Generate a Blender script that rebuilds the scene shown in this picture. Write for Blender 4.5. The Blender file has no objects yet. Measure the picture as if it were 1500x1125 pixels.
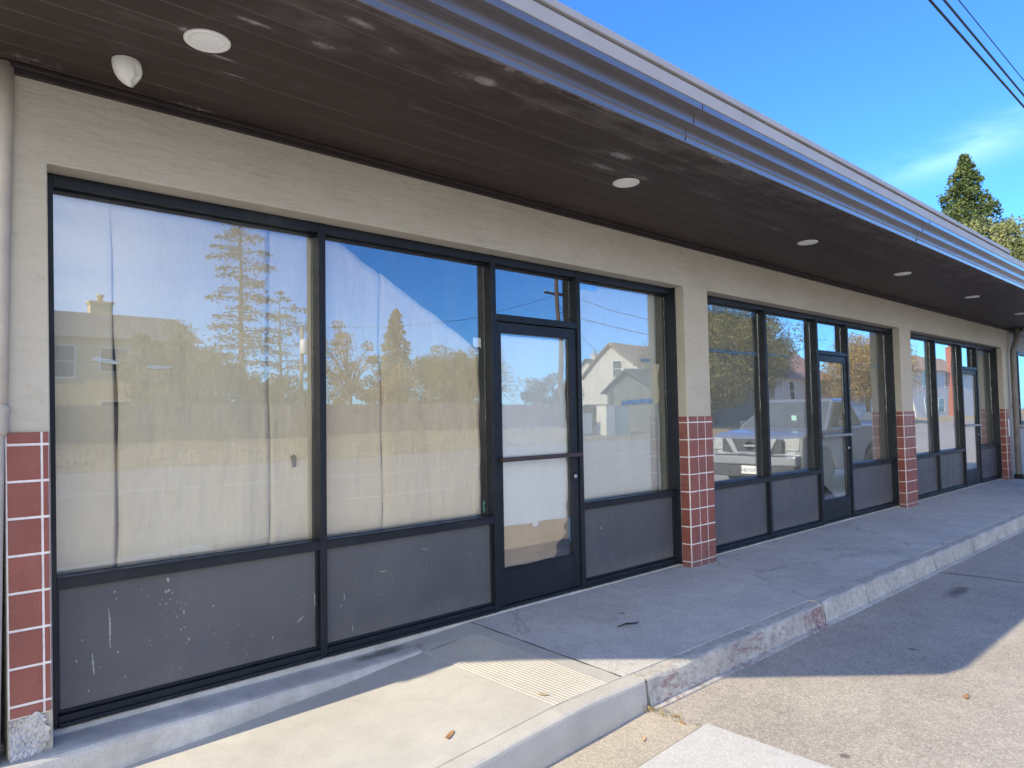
import bpy, bmesh, math, random
from mathutils import Vector, Matrix
R = math.radians
rnd = random.Random(11)
scene = bpy.context.scene
col = scene.collection

# ------------------------------------------------------------------ mesh builder
def warp(p):
    """the left end of the old shopfront stands a little out of plumb"""
    x, y, z = p
    t = max(0.0, min(1.25, (1.93 - x) / 1.36))
    return (x + t * (0.026 - 0.0195 * z), y, z)

class MB:
    def __init__(s, warped=False):
        s.v = []; s.f = []; s.m = []; s.w = warped; s.sm = []
    def add(s, vs, fs, m=0, smooth=False):
        b = len(s.v); s.v += [tuple(p) for p in vs]
        for f in fs:
            s.f.append(tuple(b + i for i in f)); s.m.append(m); s.sm.append(smooth)
    def box(s, x0, x1, y0, y1, z0, z1, m=0):
        s.add([(x0,y0,z0),(x1,y0,z0),(x1,y1,z0),(x0,y1,z0),(x0,y0,z1),(x1,y0,z1),(x1,y1,z1),(x0,y1,z1)],
              [(0,3,2,1),(4,5,6,7),(0,1,5,4),(1,2,6,5),(2,3,7,6),(3,0,4,7)], m)
    def hexa(s, b, t, m=0):
        """b, t: four bottom and four top points in the same turn"""
        s.add(list(b)+list(t), [(0,3,2,1),(4,5,6,7),(0,1,5,4),(1,2,6,5),(2,3,7,6),(3,0,4,7)], m)
    def prism(s, poly, axis, a0, a1, m=0):
        """poly: 2D outline; extruded along axis 'x','y' or 'z' from a0 to a1"""
        def P(p, a):
            return {'x': (a,p[0],p[1]), 'y': (p[0],a,p[1]), 'z': (p[0],p[1],a)}[axis]
        n = len(poly)
        s.add([P(p,a0) for p in poly]+[P(p,a1) for p in poly],
              [tuple(range(n)), tuple(range(2*n-1,n-1,-1))]+[(i,i+n,(i+1)%n+n,(i+1)%n) for i in range(n)], m)
    def tube(s, pts, r, n=10, m=0, cap=True):
        pts = [Vector(p) for p in pts]; rings = []
        rr = r if isinstance(r,(list,tuple)) else [r]*len(pts)
        prev = None
        for i, p in enumerate(pts):
            d = (pts[min(i+1,len(pts)-1)] - pts[max(i-1,0)]).normalized()
            a = prev if prev is not None else (Vector((0,0,1)) if abs(d.z) < .9 else Vector((1,0,0)))
            u = (a - d*a.dot(d)).normalized(); w = d.cross(u); prev = u
            rings.append([p + (u*math.cos(2*math.pi*k/n) + w*math.sin(2*math.pi*k/n))*rr[i] for k in range(n)])
        vs = [q for ring in rings for q in ring]; fs = []
        for i in range(len(pts)-1):
            for k in range(n):
                fs.append((i*n+k, i*n+(k+1)%n, (i+1)*n+(k+1)%n, (i+1)*n+k))
        s.add(vs, fs, m, True)
        if cap:
            b = len(s.v) - len(vs)
            s.f.append(tuple(b+k for k in reversed(range(n)))); s.m.append(m); s.sm.append(False)
            e = b + (len(pts)-1)*n
            s.f.append(tuple(e+k for k in range(n))); s.m.append(m); s.sm.append(False)
    def lathe(s, c, prof, n=24, m=0, axis='z', smooth=True):
        """prof: (radius, height) pairs about c"""
        vs = []; fs = []
        for r, h in prof:
            for k in range(n):
                a = 2*math.pi*k/n; p = (r*math.cos(a), r*math.sin(a), h)
                if axis == 'y': p = (p[0], h, p[1])
                if axis == 'x': p = (h, p[0], p[1])
                vs.append((c[0]+p[0], c[1]+p[1], c[2]+p[2]))
        for i in range(len(prof)-1):
            for k in range(n):
                fs.append((i*n+k, i*n+(k+1)%n, (i+1)*n+(k+1)%n, (i+1)*n+k))
        s.add(vs, fs, m, smooth)
        b = len(s.v) - len(vs)
        for i in (0, len(prof)-1):
            if prof[i][0] > 1e-4:
                s.f.append(tuple(b+i*n+k for k in range(n))); s.m.append(m); s.sm.append(False)
    def grid(s, nx, ny, fn, m=0, smooth=True):
        vs = [fn(i/nx, j/ny) for j in range(ny+1) for i in range(nx+1)]
        fs = [(j*(nx+1)+i, j*(nx+1)+i+1, (j+1)*(nx+1)+i+1, (j+1)*(nx+1)+i) for j in range(ny) for i in range(nx)]
        s.add(vs, fs, m, smooth)
    def build(s, name, mats, parent=None, bevel=0, seg=2, solid=0, fixn=True):
        me = bpy.data.meshes.new(name)
        me.from_pydata([warp(p) for p in s.v] if s.w else s.v, [], s.f)
        for m in (mats if isinstance(mats,(list,tuple)) else [mats]): me.materials.append(m)
        me.polygons.foreach_set('material_index', s.m)
        me.polygons.foreach_set('use_smooth', s.sm)
        if fixn and len(s.f) < 20000:
            bm = bmesh.new(); bm.from_mesh(me); bmesh.ops.recalc_face_normals(bm, faces=bm.faces); bm.to_mesh(me); bm.free()
        me.update()
        o = bpy.data.objects.new(name, me); col.objects.link(o)
        if parent: o.parent = parent; o.matrix_parent_inverse = Matrix.Translation(-root_loc(parent))
        if solid:
            md = o.modifiers.new('thickness','SOLIDIFY'); md.thickness = solid; md.offset = 1
        if bevel:
            md = o.modifiers.new('bevel','BEVEL'); md.width = bevel; md.segments = seg; md.limit_method = 'ANGLE'; md.angle_limit = R(40)
        return o

def root_loc(o):
    return Vector(o.location) if o.type == 'EMPTY' else Vector((0,0,0))

def add_to(o, s, mat):
    """more faces for an existing part, with a material of their own"""
    me = o.data; me.materials.append(mat); mi = len(me.materials)-1
    bm = bmesh.new(); bm.from_mesh(me)
    vs = [bm.verts.new(warp(p) if s.w else p) for p in s.v]
    for f in s.f:
        k = bm.faces.new([vs[i] for i in f]); k.material_index = mi
    bm.to_mesh(me); bm.free(); return o
def tag(o, label, cat, group=None):
    o['label'] = label; o['category'] = cat
    if group: o['group'] = group
    return o
def thing(name, label, cat, loc=(0,0,0), group=None):
    o = bpy.data.objects.new(name, None); col.objects.link(o); o.location = loc; o.empty_display_size = .2
    return tag(o, label, cat, group)
def struct(o, kind='structure'):
    o['kind'] = kind; return o

# ------------------------------------------------------------------ materials
class N:
    """small helper round a node tree"""
    def __init__(s, name):
        s.mat = bpy.data.materials.new(name); s.mat.use_nodes = True
        s.t = s.mat.node_tree; s.n = s.t.nodes; s.l = s.t.links
        s.p = s.n['Principled BSDF']; s.out = s.n['Material Output']
        s._c = None
    def new(s, typ, **k):
        n = s.n.new(typ)
        for a, b in k.items():
            if a.startswith('i_'):
                key = a[2:].replace('_',' ')
                n.inputs[int(key) if key.isdigit() else key].default_value = b
            else: setattr(n, a, b)
        return n
    def link(s, a, b): s.l.new(a, b)
    def coord(s, scale=(1,1,1), rot=(0,0,0), loc=(0,0,0), geo=True):
        if s._c is None:
            s._c = s.new('ShaderNodeNewGeometry').outputs['Position'] if geo else s.new('ShaderNodeTexCoord').outputs['Object']
        m = s.new('ShaderNodeMapping'); m.inputs['Scale'].default_value = scale; m.inputs['Rotation'].default_value = rot; m.inputs['Location'].default_value = loc
        s.link(s._c, m.inputs['Vector']); return m.outputs[0]
    def noise(s, scale, detail=4, rough=.55, vec=None, dist=0):
        n = s.new('ShaderNodeTexNoise'); n.inputs['Scale'].default_value = scale; n.inputs['Detail'].default_value = detail
        n.inputs['Roughness'].default_value = rough; n.inputs['Distortion'].default_value = dist
        s.link(vec if vec is not None else s.coord(), n.inputs['Vector']); return n.outputs['Fac']
    def voro(s, scale, vec=None, feature='F1', out='Distance', rand=1):
        n = s.new('ShaderNodeTexVoronoi'); n.feature = feature; n.inputs['Scale'].default_value = scale; n.inputs['Randomness'].default_value = rand
        s.link(vec if vec is not None else s.coord(), n.inputs['Vector']); return n.outputs[out]
    def ramp(s, fac, stops, interp='LINEAR'):
        n = s.new('ShaderNodeValToRGB'); n.color_ramp.interpolation = interp; e = n.color_ramp.elements
        while len(e) < len(stops): e.new(.5)
        for el, (p, c) in zip(e, stops):
            el.position = p; el.color = (c[0],c[1],c[2],1) if isinstance(c,(tuple,list)) else (c,c,c,1)
        s.link(fac, n.inputs[0]); return n.outputs[0]
    def mix(s, fac, a, b, mode='MIX'):
        n = s.new('ShaderNodeMix'); n.data_type = 'RGBA'; n.blend_type = mode
        for sock, v in ((n.inputs[0],fac),(n.inputs[6],a),(n.inputs[7],b)):
            if hasattr(v,'is_linked'): s.link(v, sock)
            elif isinstance(v,(int,float)): sock.default_value = v if sock is n.inputs[0] else (v,v,v,1)
            else: sock.default_value = (v[0],v[1],v[2],1)
        return n.outputs[2]
    def math(s, op, a, b=0., c=None, clamp=False):
        n = s.new('ShaderNodeMath', operation=op); n.use_clamp = clamp
        for i, v in enumerate((a,b) if c is None else (a,b,c)):
            if hasattr(v,'is_linked'): s.link(v, n.inputs[i])
            else: n.inputs[i].default_value = v
        return n.outputs[0]
    def sep(s):
        n = s.new('ShaderNodeSeparateXYZ'); s.coord(); s.link(s._c, n.inputs[0]); return n.outputs
    def bump(s, h, strength=.3, dist=.01, prev=None):
        n = s.new('ShaderNodeBump'); n.inputs['Strength'].default_value = strength; n.inputs['Distance'].default_value = dist
        s.link(h, n.inputs['Height'])
        if prev is not None: s.link(prev, n.inputs['Normal'])
        return n.outputs[0]
    def fin(s, color=None, rough=.7, normal=None, metal=0, spec=.5):
        if color is not None:
            if hasattr(color,'is_linked'): s.link(color, s.p.inputs['Base Color'])
            else: s.p.inputs['Base Color'].default_value = (*color,1)
        if hasattr(rough,'is_linked'): s.link(rough, s.p.inputs['Roughness'])
        else: s.p.inputs['Roughness'].default_value = rough
        s.p.inputs['Metallic'].default_value = metal
        s.p.inputs['Specular IOR Level'].default_value = spec
        if normal is not None: s.link(normal, s.p.inputs['Normal'])
        return s.mat

M = {}
def simple(name, c, rough=.6, var=.12, scale=6, bump=.0, metal=0, spec=.5):
    n = N(name)
    a = tuple(max(0,x*(1-var)) for x in c); b = tuple(min(1,x*(1+var)) for x in c)
    cc = n.ramp(n.noise(scale,5,.6), [(.3,a),(.7,b)])
    nm = n.bump(n.noise(scale*8,3), bump, .01) if bump else None
    M[name] = n.fin(cc, rough, nm, metal, spec); return M[name]

def concrete(name, light, dark, grain=220, stain=.5, speck=.0, bump=.35, tint=None, cracks=.45, patch=None):
    n = N(name)
    c = n.ramp(n.noise(1.3,6,.62), [(.32,dark),(.66,light)])
    c = n.mix(n.math('MULTIPLY', n.ramp(n.noise(7,6,.7),[(.42,0.),(.72,1.)]), stain), c, tuple(x*.62 for x in dark))
    g = n.noise(grain,2,.6)
    c = n.mix(n.ramp(g,[(.35,.42),(.5,.0)]), c, tuple(x*.5 for x in dark))
    if speck:
        v = n.voro(grain*.55, out='Color'); bw = n.new('ShaderNodeRGBToBW'); n.link(v,bw.inputs[0])
        c = n.mix(n.math('MULTIPLY', n.ramp(bw.outputs[0],[(.55,0.),(.8,1.)]), speck), c, tuple(min(1,x*1.55) for x in light))
        c = n.mix(n.math('MULTIPLY', n.ramp(bw.outputs[0],[(.2,1.),(.42,0.)]), speck), c, tuple(x*.42 for x in dark))
    # dark dots of gum and oil
    d = n.voro(1.7); c = n.mix(n.ramp(d,[(.03,.75),(.045,0.)]), c, tuple(x*.3 for x in dark))
    # hairline cracks
    cr = n.voro(.55, vec=n.coord((1,1,1)), feature='DISTANCE_TO_EDGE')
    w = n.noise(3,4,.6); cr2 = n.math('ADD', cr, n.math('MULTIPLY', n.math('SUBTRACT', w, .5), .12))
    c = n.mix(n.math('MULTIPLY', n.ramp(n.math('ABSOLUTE', cr2),[(.0,1.),(.006,0.)]), cracks), c, tuple(x*.35 for x in dark))
    if patch:      # a dirty corner where water stands
        px, py, pz = n.sep(); (ax, ay, ar) = patch
        dx = n.math('MULTIPLY', n.math('SUBTRACT', px, ax), .62); dy = n.math('MULTIPLY', n.math('SUBTRACT', py, ay), 2.2)
        dd = n.math('SQRT', n.math('ADD', n.math('MULTIPLY', dx, dx), n.math('MULTIPLY', dy, dy)))
        dd = n.math('ADD', dd, n.math('MULTIPLY', n.math('SUBTRACT', n.noise(14,6,.75), .5), ar*1.8))
        c = n.mix(n.math('MULTIPLY', n.ramp(n.math('DIVIDE', dd, ar),[(.3,1.),(.9,0.)]), .72), c, (.075,.07,.06))
    if tint: c = n.mix(n.ramp(n.noise(.6,3),[(.45,0.),(.7,.6)]), c, tint)
    nm = n.bump(n.noise(grain*.8,3,.7), bump, .003)
    nm = n.bump(n.noise(9,5,.6), .25, .008, nm)
    M[name] = n.fin(c, .85, nm, spec=.25); return M[name]

concrete('sidewalk_concrete', (.58,.565,.525), (.44,.428,.395), 260, .40, .22, .45)
concrete('ramp_concrete', (.50,.485,.44), (.42,.405,.365), 300, .28, .0, .25, cracks=.0, patch=(2.28,.02,.17))
concrete('ledge_concrete', (.60,.585,.54), (.46,.445,.41), 240, .6, .0, .4, cracks=.0, patch=(2.22,.06,.17))
concrete('slab_concrete', (.53,.525,.50), (.46,.455,.43), 260, .25, .15, .3, cracks=.0)
concrete('gutter_concrete', (.46,.41,.335), (.37,.33,.265), 230, .3, .25, .4, cracks=.1)
concrete('road_surface', (.43,.39,.33), (.33,.298,.25), 250, .4, .34, .5, cracks=.12, patch=(6.7,-1.62,.20))

simple('joint_dirt', (.035,.031,.027), .95, .3, 20)
# kerb: weathered concrete with flakes of red paint between two joints
n = N('kerb_concrete')
c = n.ramp(n.noise(2.2,6,.65), [(.32,(.38,.365,.33)),(.68,(.53,.51,.455))])
c = n.mix(n.ramp(n.noise(22,6,.75),[(.45,0.),(.7,.6)]), c, (.16,.15,.14))
px, py, pz = n.sep()
inx = n.math('MULTIPLY', n.math('GREATER_THAN', px, 3.06), n.math('LESS_THAN', px, 5.04))
low = n.math('LESS_THAN', pz, -.066)
pat = n.ramp(n.math('ADD', n.noise(26,7,.75,n.coord((.5,1,1.6))), n.math('MULTIPLY', n.ramp(px,[(0.,0.),(1.,1.)]), 0.)), [(.50,0.),(.55,1.)])
more = n.ramp(n.noise(1.6,3,.5,n.coord((1,.2,.2),loc=(1.3,0,0))), [(.36,.15),(.62,1.)])
end = n.math('MULTIPLY', n.ramp(n.math('ADD', n.math('SUBTRACT', px, 4.30), n.math('MULTIPLY', n.math('SUBTRACT', n.noise(11,5,.7), .5), 1.3)),[(.45,0.),(.62,1.)]), n.ramp(n.noise(30,6,.75),[(.42,0.),(.50,1.)]))
red = n.math('MAXIMUM', n.math('MULTIPLY', pat, more), end)
c = n.mix(n.math('MULTIPLY', n.math('MULTIPLY', inx, low), n.math('MULTIPLY', red, .72)), c, (.20,.075,.078))
n.fin(c, .85, n.bump(n.noise(60,6,.75), .6, .006), spec=.25); M['kerb_concrete'] = n.mat

# stucco walls
def stucco(name, light, dark):
    n = N(name)
    c = n.ramp(n.noise(1.1,5,.6,n.coord((1,1,1.3))), [(.3,dark),(.7,light)])
    c = n.mix(n.ramp(n.noise(9,6,.7,n.coord((.5,.5,2.2))),[(.52,0.),(.75,.35)]), c, tuple(x*.72 for x in dark))
    px, py, pz = n.sep()
    c = n.mix(n.math('MULTIPLY', n.ramp(n.noise(14,6,.75),[(.56,0.),(.66,1.)]), .25), c, tuple(x*.55 for x in dark))
    tr = n.noise(10,5,.62,n.coord((.45,1,1.8),rot=(0,.25,0)))
    nm = n.bump(tr, .45, .024)
    nm = n.bump(n.noise(95,3,.65), .22, .004, nm)
    M[name] = n.fin(c, .85, nm, spec=.2)
stucco('wall_stucco', (.515,.478,.40), (.44,.405,.33))
stucco('neighbour_stucco', (.36,.375,.385), (.31,.32,.335))

# dark painted frames
n = N('frame_paint')
c = n.ramp(n.noise(5,5,.6), [(.3,(.008,.011,.016)),(.7,(.015,.019,.026))])
c = n.mix(n.ramp(n.noise(75,5,.7),[(.705,0.),(.73,.6)]), c, (.34,.34,.33))
c = n.mix(n.ramp(n.noise(3,6,.7,n.coord((1,1,.3))),[(.55,0.),(.8,.22)]), c, (.12,.12,.12))
n.fin(c, n.ramp(n.noise(12,4),[(.3,.34),(.7,.52)]), n.bump(n.noise(40,4), .12, .002), spec=.3); M['frame_paint'] = n.mat
# grey lower panels: scuffs, paint spots and drips
n = N('panel_paint')
c = n.ramp(n.noise(1.4,4,.6), [(.3,(.070,.073,.082)),(.7,(.094,.097,.106))])
c = n.mix(n.ramp(n.noise(5,6,.72,n.coord((1,1,.25))),[(.5,0.),(.8,.35)]), c, (.15,.145,.14))
px, py, pz = n.sep()
sp = n.ramp(n.math('ADD', pz, n.math('MULTIPLY', n.math('SUBTRACT', n.noise(7,6,.75,n.coord((1,1,.5))), .5), .30)),[(.05,1.),(.17,0.)])
c = n.mix(n.math('MULTIPLY', sp, .40), c, (.17,.155,.135))
vv = n.voro(11, vec=n.coord((1,1,.55))); sz = n.noise(2.3,3)
spot = n.math('LESS_THAN', vv, n.ramp(sz,[(.5,.0),(.75,.055)]))
c = n.mix(n.math('MULTIPLY', spot, .75), c, (.45,.45,.44))
vv2 = n.voro(3.1, vec=n.coord((2.6,1,.42)))
spot2 = n.math('LESS_THAN', vv2, n.ramp(n.noise(1.7,2),[(.55,.0),(.8,.05)]))
c = n.mix(n.math('MULTIPLY', spot2, .5), c, (.42,.42,.40))
n.fin(c, n.ramp(n.noise(6,5),[(.3,.38),(.7,.6)]), n.bump(n.noise(30,4), .06, .003)); M['panel_paint'] = n.mat

SOFFIT_MARKS = [(1.05,-.96,.10,.02,1.),(1.36,-1.22,.14,.05,.8),(1.33,-.98,.10,.05,.8),(1.56,-1.12,.09,.05,.7),(2.03,-1.17,.09,.05,1.),(3.23,-.98,.16,.06,.9),(3.28,-.79,.20,.05,.8),(3.63,-.82,.16,.05,.7),(4.25,-.92,.20,.05,.6),(.87,-.74,.03,.03,.9),(1.06,-.62,.07,.012,1.),(1.15,-.50,.10,.010,.8),(.62,-.54,.06,.012,.6),(2.28,-.98,.16,.03,.4),(5.2,-.95,.3,.06,.5),(7.1,-.9,.3,.07,.5)]
# soffit: brown tongue and groove boards running along the shopfront
n = N('soffit_paint')
px, py, pz = n.sep()
fr = n.math('FRACT', n.math('DIVIDE', n.math('ADD', py, 20.), .1385))
edge = n.math('MINIMUM', fr, n.math('SUBTRACT', 1., fr))
c = n.ramp(n.noise(1.5,5,.6,n.coord((.35,2.5,1))), [(.3,(.030,.0180,.0145)),(.7,(.046,.030,.0245))])
brk = n.noise(2.2,4,.6,n.coord((.8,7,1)))
ln = n.math('MULTIPLY', n.math('LESS_THAN', edge, .026), n.ramp(brk,[(.36,.12),(.62,1.)]))
c = n.mix(n.math('MULTIPLY', ln, .55), c, (.17,.14,.125))
near = n.ramp(n.math('MULTIPLY', n.math('ADD', py, 1.36), 1.0), [(.02,1.),(.5,0.)])
bl = n.ramp(n.math('ADD', n.noise(3.2,6,.7,n.coord((.7,1.9,1))), n.math('MULTIPLY', near, .20)), [(.60,0.),(.74,1.)])
c = n.mix(n.math('MULTIPLY', bl, .26), c, (.22,.195,.18))
v = n.voro(2.1, vec=n.coord((.55,1.5,1)))
web = n.math('MULTIPLY', n.ramp(v,[(.03,1.),(.16,0.)]), n.ramp(n.noise(34,6,.8),[(.48,0.),(.62,1.)]))
c = n.mix(n.math('MULTIPLY', web, .55), c, (.40,.37,.35))
ragg = n.noise(30,7,.85,n.coord((.7,1.7,1)))
acc = None
for (ax,ay,wx,wy,k) in SOFFIT_MARKS:
    dx = n.math('DIVIDE', n.math('SUBTRACT', px, ax), wx); dy = n.math('DIVIDE', n.math('SUBTRACT', py, ay), wy)
    g = n.math('MULTIPLY', n.math('EXPONENT', n.math('MULTIPLY', n.math('ADD', n.math('MULTIPLY', dx, dx), n.math('MULTIPLY', dy, dy)), -1.)), k)
    acc = g if acc is None else n.math('ADD', acc, g)
mk = n.math('ADD', n.math('MULTIPLY', acc, .10), n.math('MULTIPLY', n.ramp(n.math('MULTIPLY', acc, ragg),[(.30,0.),(.48,1.)]), .6))
c = n.mix(mk, c, (.42,.38,.37))
# peeling along the outer edge
pe = n.math('ADD', n.math('MULTIPLY', n.math('ADD', py, 1.36), -4.2), n.math('ADD', n.math('MULTIPLY', n.noise(3.5,5,.7,n.coord((.7,1,1),loc=(3,0,0))), 1.6), -.62))
c = n.mix(n.math('MULTIPLY', n.ramp(n.math('ADD', pe, n.math('MULTIPLY', n.math('SUBTRACT', ragg, .5), .7)),[(.14,0.),(.20,1.)]), .6), c, (.30,.26,.235))
hg = n.math('LESS_THAN', edge, .02)
nm = n.bump(n.math('SUBTRACT', 1., hg), .5, .004)
nm = n.bump(n.noise(30,5,.7,n.coord((.3,3,1))), .2, .004, nm)
n.fin(c, .55, nm, spec=.4); M['soffit_paint'] = n.mat
n = N('fascia_paint')
c = n.ramp(n.noise(2,5,.6), [(.3,(.088,.080,.086)),(.7,(.115,.104,.108))])
c = n.mix(n.ramp(n.noise(9,6,.75,n.coord((.6,1,3))),[(.6,0.),(.78,.5)]), c, (.10,.085,.075))
nb = n.bump(n.noise(1.4,3,.5,n.coord((1,.5,.5))), .35, .03); nb = n.bump(n.noise(6,4,.6,n.coord((.6,1,1))), .10, .01, nb); n.fin(c, .33, nb, metal=.12, spec=.5); n.link(nb, n.p.inputs['Coat Normal']); n.p.inputs['Coat Weight'].default_value = 1; n.p.inputs['Coat IOR'].default_value = 1.6; n.p.inputs['Coat Roughness'].default_value = .22; M['fascia_paint'] = n.mat
simple('cap_paint', (.36,.345,.34), .5, .08, 3, .08)
simple('trim_paint', (.022,.014,.013), .6, .3, 9, .2)
simple('roof_felt', (.30,.29,.27), .9, .2, 3, .3)
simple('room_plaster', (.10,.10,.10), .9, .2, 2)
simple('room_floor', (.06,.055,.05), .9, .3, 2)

# tiles and grout
n = N('red_tile')
c = n.ramp(n.noise(3.4,4,.6), [(.3,(.225,.068,.052)),(.7,(.30,.098,.074))])
c = n.mix(n.ramp(n.noise(16,6,.75),[(.58,0.),(.78,.45)]), c, (.36,.22,.20))
c = n.mix(n.ramp(n.noise(5,5,.7,n.coord((3,3,.6))),[(.55,0.),(.8,.4)]), c, (.10,.035,.03))
px, py, pz = n.sep()
rowi = n.math('FLOOR', n.math('DIVIDE', n.math('SUBTRACT', 1.239, pz), .1513)); coli = n.math('FLOOR', n.math('MULTIPLY', n.math('SUBTRACT', px, .053), 8.3))
wn_ = n.new('ShaderNodeTexWhiteNoise'); wn_.noise_dimensions = '2D'; cv = n.new('ShaderNodeCombineXYZ'); n.link(rowi, cv.inputs[0]); n.link(coli, cv.inputs[1]); n.link(cv.outputs[0], wn_.inputs['Vector'])
c = n.mix(n.math('MULTIPLY', wn_.outputs['Value'], .40), c, (.15,.05,.042))
gr_ = n.math('MULTIPLY', n.ramp(n.math('ADD', pz, n.math('MULTIPLY', n.noise(12,5,.7), .25)),[(.06,1.),(.34,0.)]), .6)
c = n.mix(gr_, c, (.15,.11,.105))
n.fin(c, n.ramp(n.noise(8,4),[(.3,.25),(.7,.5)]), n.bump(n.noise(25,4), .06, .003)); M['red_tile'] = n.mat
n = N('grout'); c = n.ramp(n.noise(30,5,.6), [(.3,(.66,.63,.61)),(.7,(.80,.775,.755))])
c = n.mix(n.ramp(n.noise(6,5,.7),[(.5,0.),(.75,.5)]), c, (.42,.37,.34)); px, py, pz = n.sep()
c = n.mix(n.ramp(n.math('ADD', pz, n.math('MULTIPLY', n.noise(9,5,.7), .3)),[(.10,.75),(.40,0.)]), c, (.30,.25,.23))
n.fin(c, .85, n.bump(n.noise(60,4), .3, .002)); M['grout'] = n.mat
# broken masonry under the first pillar
n = N('broken_masonry')
c = n.ramp(n.noise(14,7,.7), [(.3,(.44,.43,.42)),(.6,(.72,.72,.71))])
c = n.mix(n.ramp(n.noise(5,5,.6),[(.5,0.),(.68,.7)]), c, (.42,.33,.26))
n.fin(c, .9, n.bump(n.noise(28,7,.75), .9, .02)); M['broken_masonry'] = n.mat

# glass with a reflective film: clear to see through, mirror strongest at a slant
def glass(name, r0, haze=.02, wob=.0025):
    n = N(name)
    n.n.remove(n.p)
    g = n.new('ShaderNodeNewGeometry')
    ior = n.math('ADD', n.math('MULTIPLY', g.outputs['Backfacing'], 1/1.52-1.52), 1.52)
    fr = n.new('ShaderNodeFresnel'); n.link(ior, fr.inputs['IOR'])
    fac = n.math('ADD', n.math('MULTIPLY', fr.outputs[0], 1-r0), r0)
    tr = n.new('ShaderNodeBsdfTransparent'); tr.inputs[0].default_value = (.95,.965,.955,1)
    gl = n.new('ShaderNodeBsdfGlossy'); gl.inputs['Roughness'].default_value = 0.0; gl.inputs['Color'].default_value = (.96,.98,1,1)
    df = n.new('ShaderNodeBsdfDiffuse'); df.inputs[0].default_value = (.75,.72,.66,1)
    b = n.bump(n.noise(1.1,1,.5), wob*40, .02)
    n.link(b, gl.inputs['Normal'])
    mx = n.new('ShaderNodeMixShader'); n.link(fac, mx.inputs[0]); n.link(tr.outputs[0], mx.inputs[1]); n.link(gl.outputs[0], mx.inputs[2])
    dirt = n.math('ADD', n.math('MULTIPLY', n.ramp(n.noise(4,6,.7,n.coord((2,2,.6))),[(.45,0.),(.8,1.)]), haze*2), haze*.5)
    m2 = n.new('ShaderNodeMixShader'); n.link(dirt, m2.inputs[0]); n.link(mx.outputs[0], m2.inputs[1]); n.link(df.outputs[0], m2.inputs[2])
    n.link(m2.outputs[0], n.out.inputs[0]); M[name] = n.mat
glass('shop_glass', .10)
glass('film_glass', .24)
glass('house_glass', .12, .0)

# papers
def paper(name, a, b, crease=.3, blotch=None):
    n = N(name)
    c = n.ramp(n.noise(1.6,5,.6,n.coord((1,1,1))), [(.3,a),(.7,b)])
    if blotch: c = n.mix(n.ramp(n.noise(2.3,4,.6,n.coord((.5,1,1.6),loc=(4,0,2))),[(.5,0.),(.72,.7)]), c, blotch)
    c = n.mix(n.ramp(n.noise(45,3,.6,n.coord((.25,1,2))),[(.55,0.),(.8,.12)]), c, tuple(x*.7 for x in a))
    nm = n.bump(n.noise(1.6,4,.55,n.coord((2.2,1,.7))), crease, .06)
    nm = n.bump(n.noise(7,5,.6,n.coord((1,1,1.4))), crease*.35, .02, nm)
    M[name] = n.fin(c, .75, nm, spec=.25)
paper('kraft_paper', (.82,.69,.50), (.90,.79,.62), 1.)
paper('kraft_paper_warm', (.79,.63,.42), (.88,.74,.54), 1.)
paper('white_paper', (.90,.925,.95), (.95,.965,.98), .30)
paper('brown_paper', (.54,.355,.20), (.66,.46,.28), .30)
paper('grey_paper', (.64,.66,.63), (.74,.75,.72), .30)
paper('dull_paper', (.42,.41,.37), (.52,.505,.45), .35)
simple('cardboard', (.52,.36,.27), .8, .15, 8)
n = N('blue_tape'); c = n.ramp(n.noise(9,6,.75), [(.35,(.05,.28,.75)),(.62,(.16,.48,.90))])
n.fin(c, .6, n.bump(n.noise(30,5,.7), .6, .006)); M['blue_tape'] = n.mat
simple('green_tape', (.08,.42,.34), .6)

simple('white_plastic', (.86,.85,.80), .4, .03, 8)
simple('light_lens', (.90,.89,.86), .35, .02, 8)
simple('ivory_plastic', (.80,.79,.72), .45, .08, 20, .15)
simple('pipe_paint', (.50,.45,.38), .6, .14, 6, .15)
simple('dark_pipe_paint', (.17,.155,.145), .6, .2, 6, .15)
simple('bar_brown', (.055,.042,.038), .4, .2, 20, metal=.3)
simple('bar_steel', (.32,.31,.29), .38, .2, 20, metal=.7)
simple('lock_steel', (.5,.5,.5), .35, .1, 20, metal=.9)
simple('black_rubber', (.016,.016,.017), .8, .3, 20)
simple('scuff_white', (.30,.30,.295), .8, .1, 30)
simple('scratch_grey', (.135,.135,.14), .7, .1, 30)
simple('cable_black', (.018,.018,.02), .6)
simple('dry_leaf', (.36,.20,.09), .7, .35, 30)
simple('pale_leaf', (.52,.36,.18), .7, .3, 30)
simple('dry_weed', (.33,.27,.12), .8, .3, 40)
simple('twig_bark', (.02,.018,.016), .9)

# ------------------------------------------------------------------ setting
def ramp_z(x):
    return -.045 if x >= 2.45 else max(-.30, -.045 - (2.45-x)*.075)
def road_z(x):
    return -.2 if x >= 3.0 else max(-.275, -.2 - (3.0-x)*.047)

g = MB(); g.box(-400,900,-700,500,-1.2,-.42); gm = N('ground_soil')
c = gm.ramp(gm.noise(.05,6,.6), [(.3,(.20,.165,.10)),(.7,(.30,.25,.16))]); gm.fin(c,.95); M['ground_soil'] = gm.mat
struct(g.build('ground', M['ground_soil']))

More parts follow.
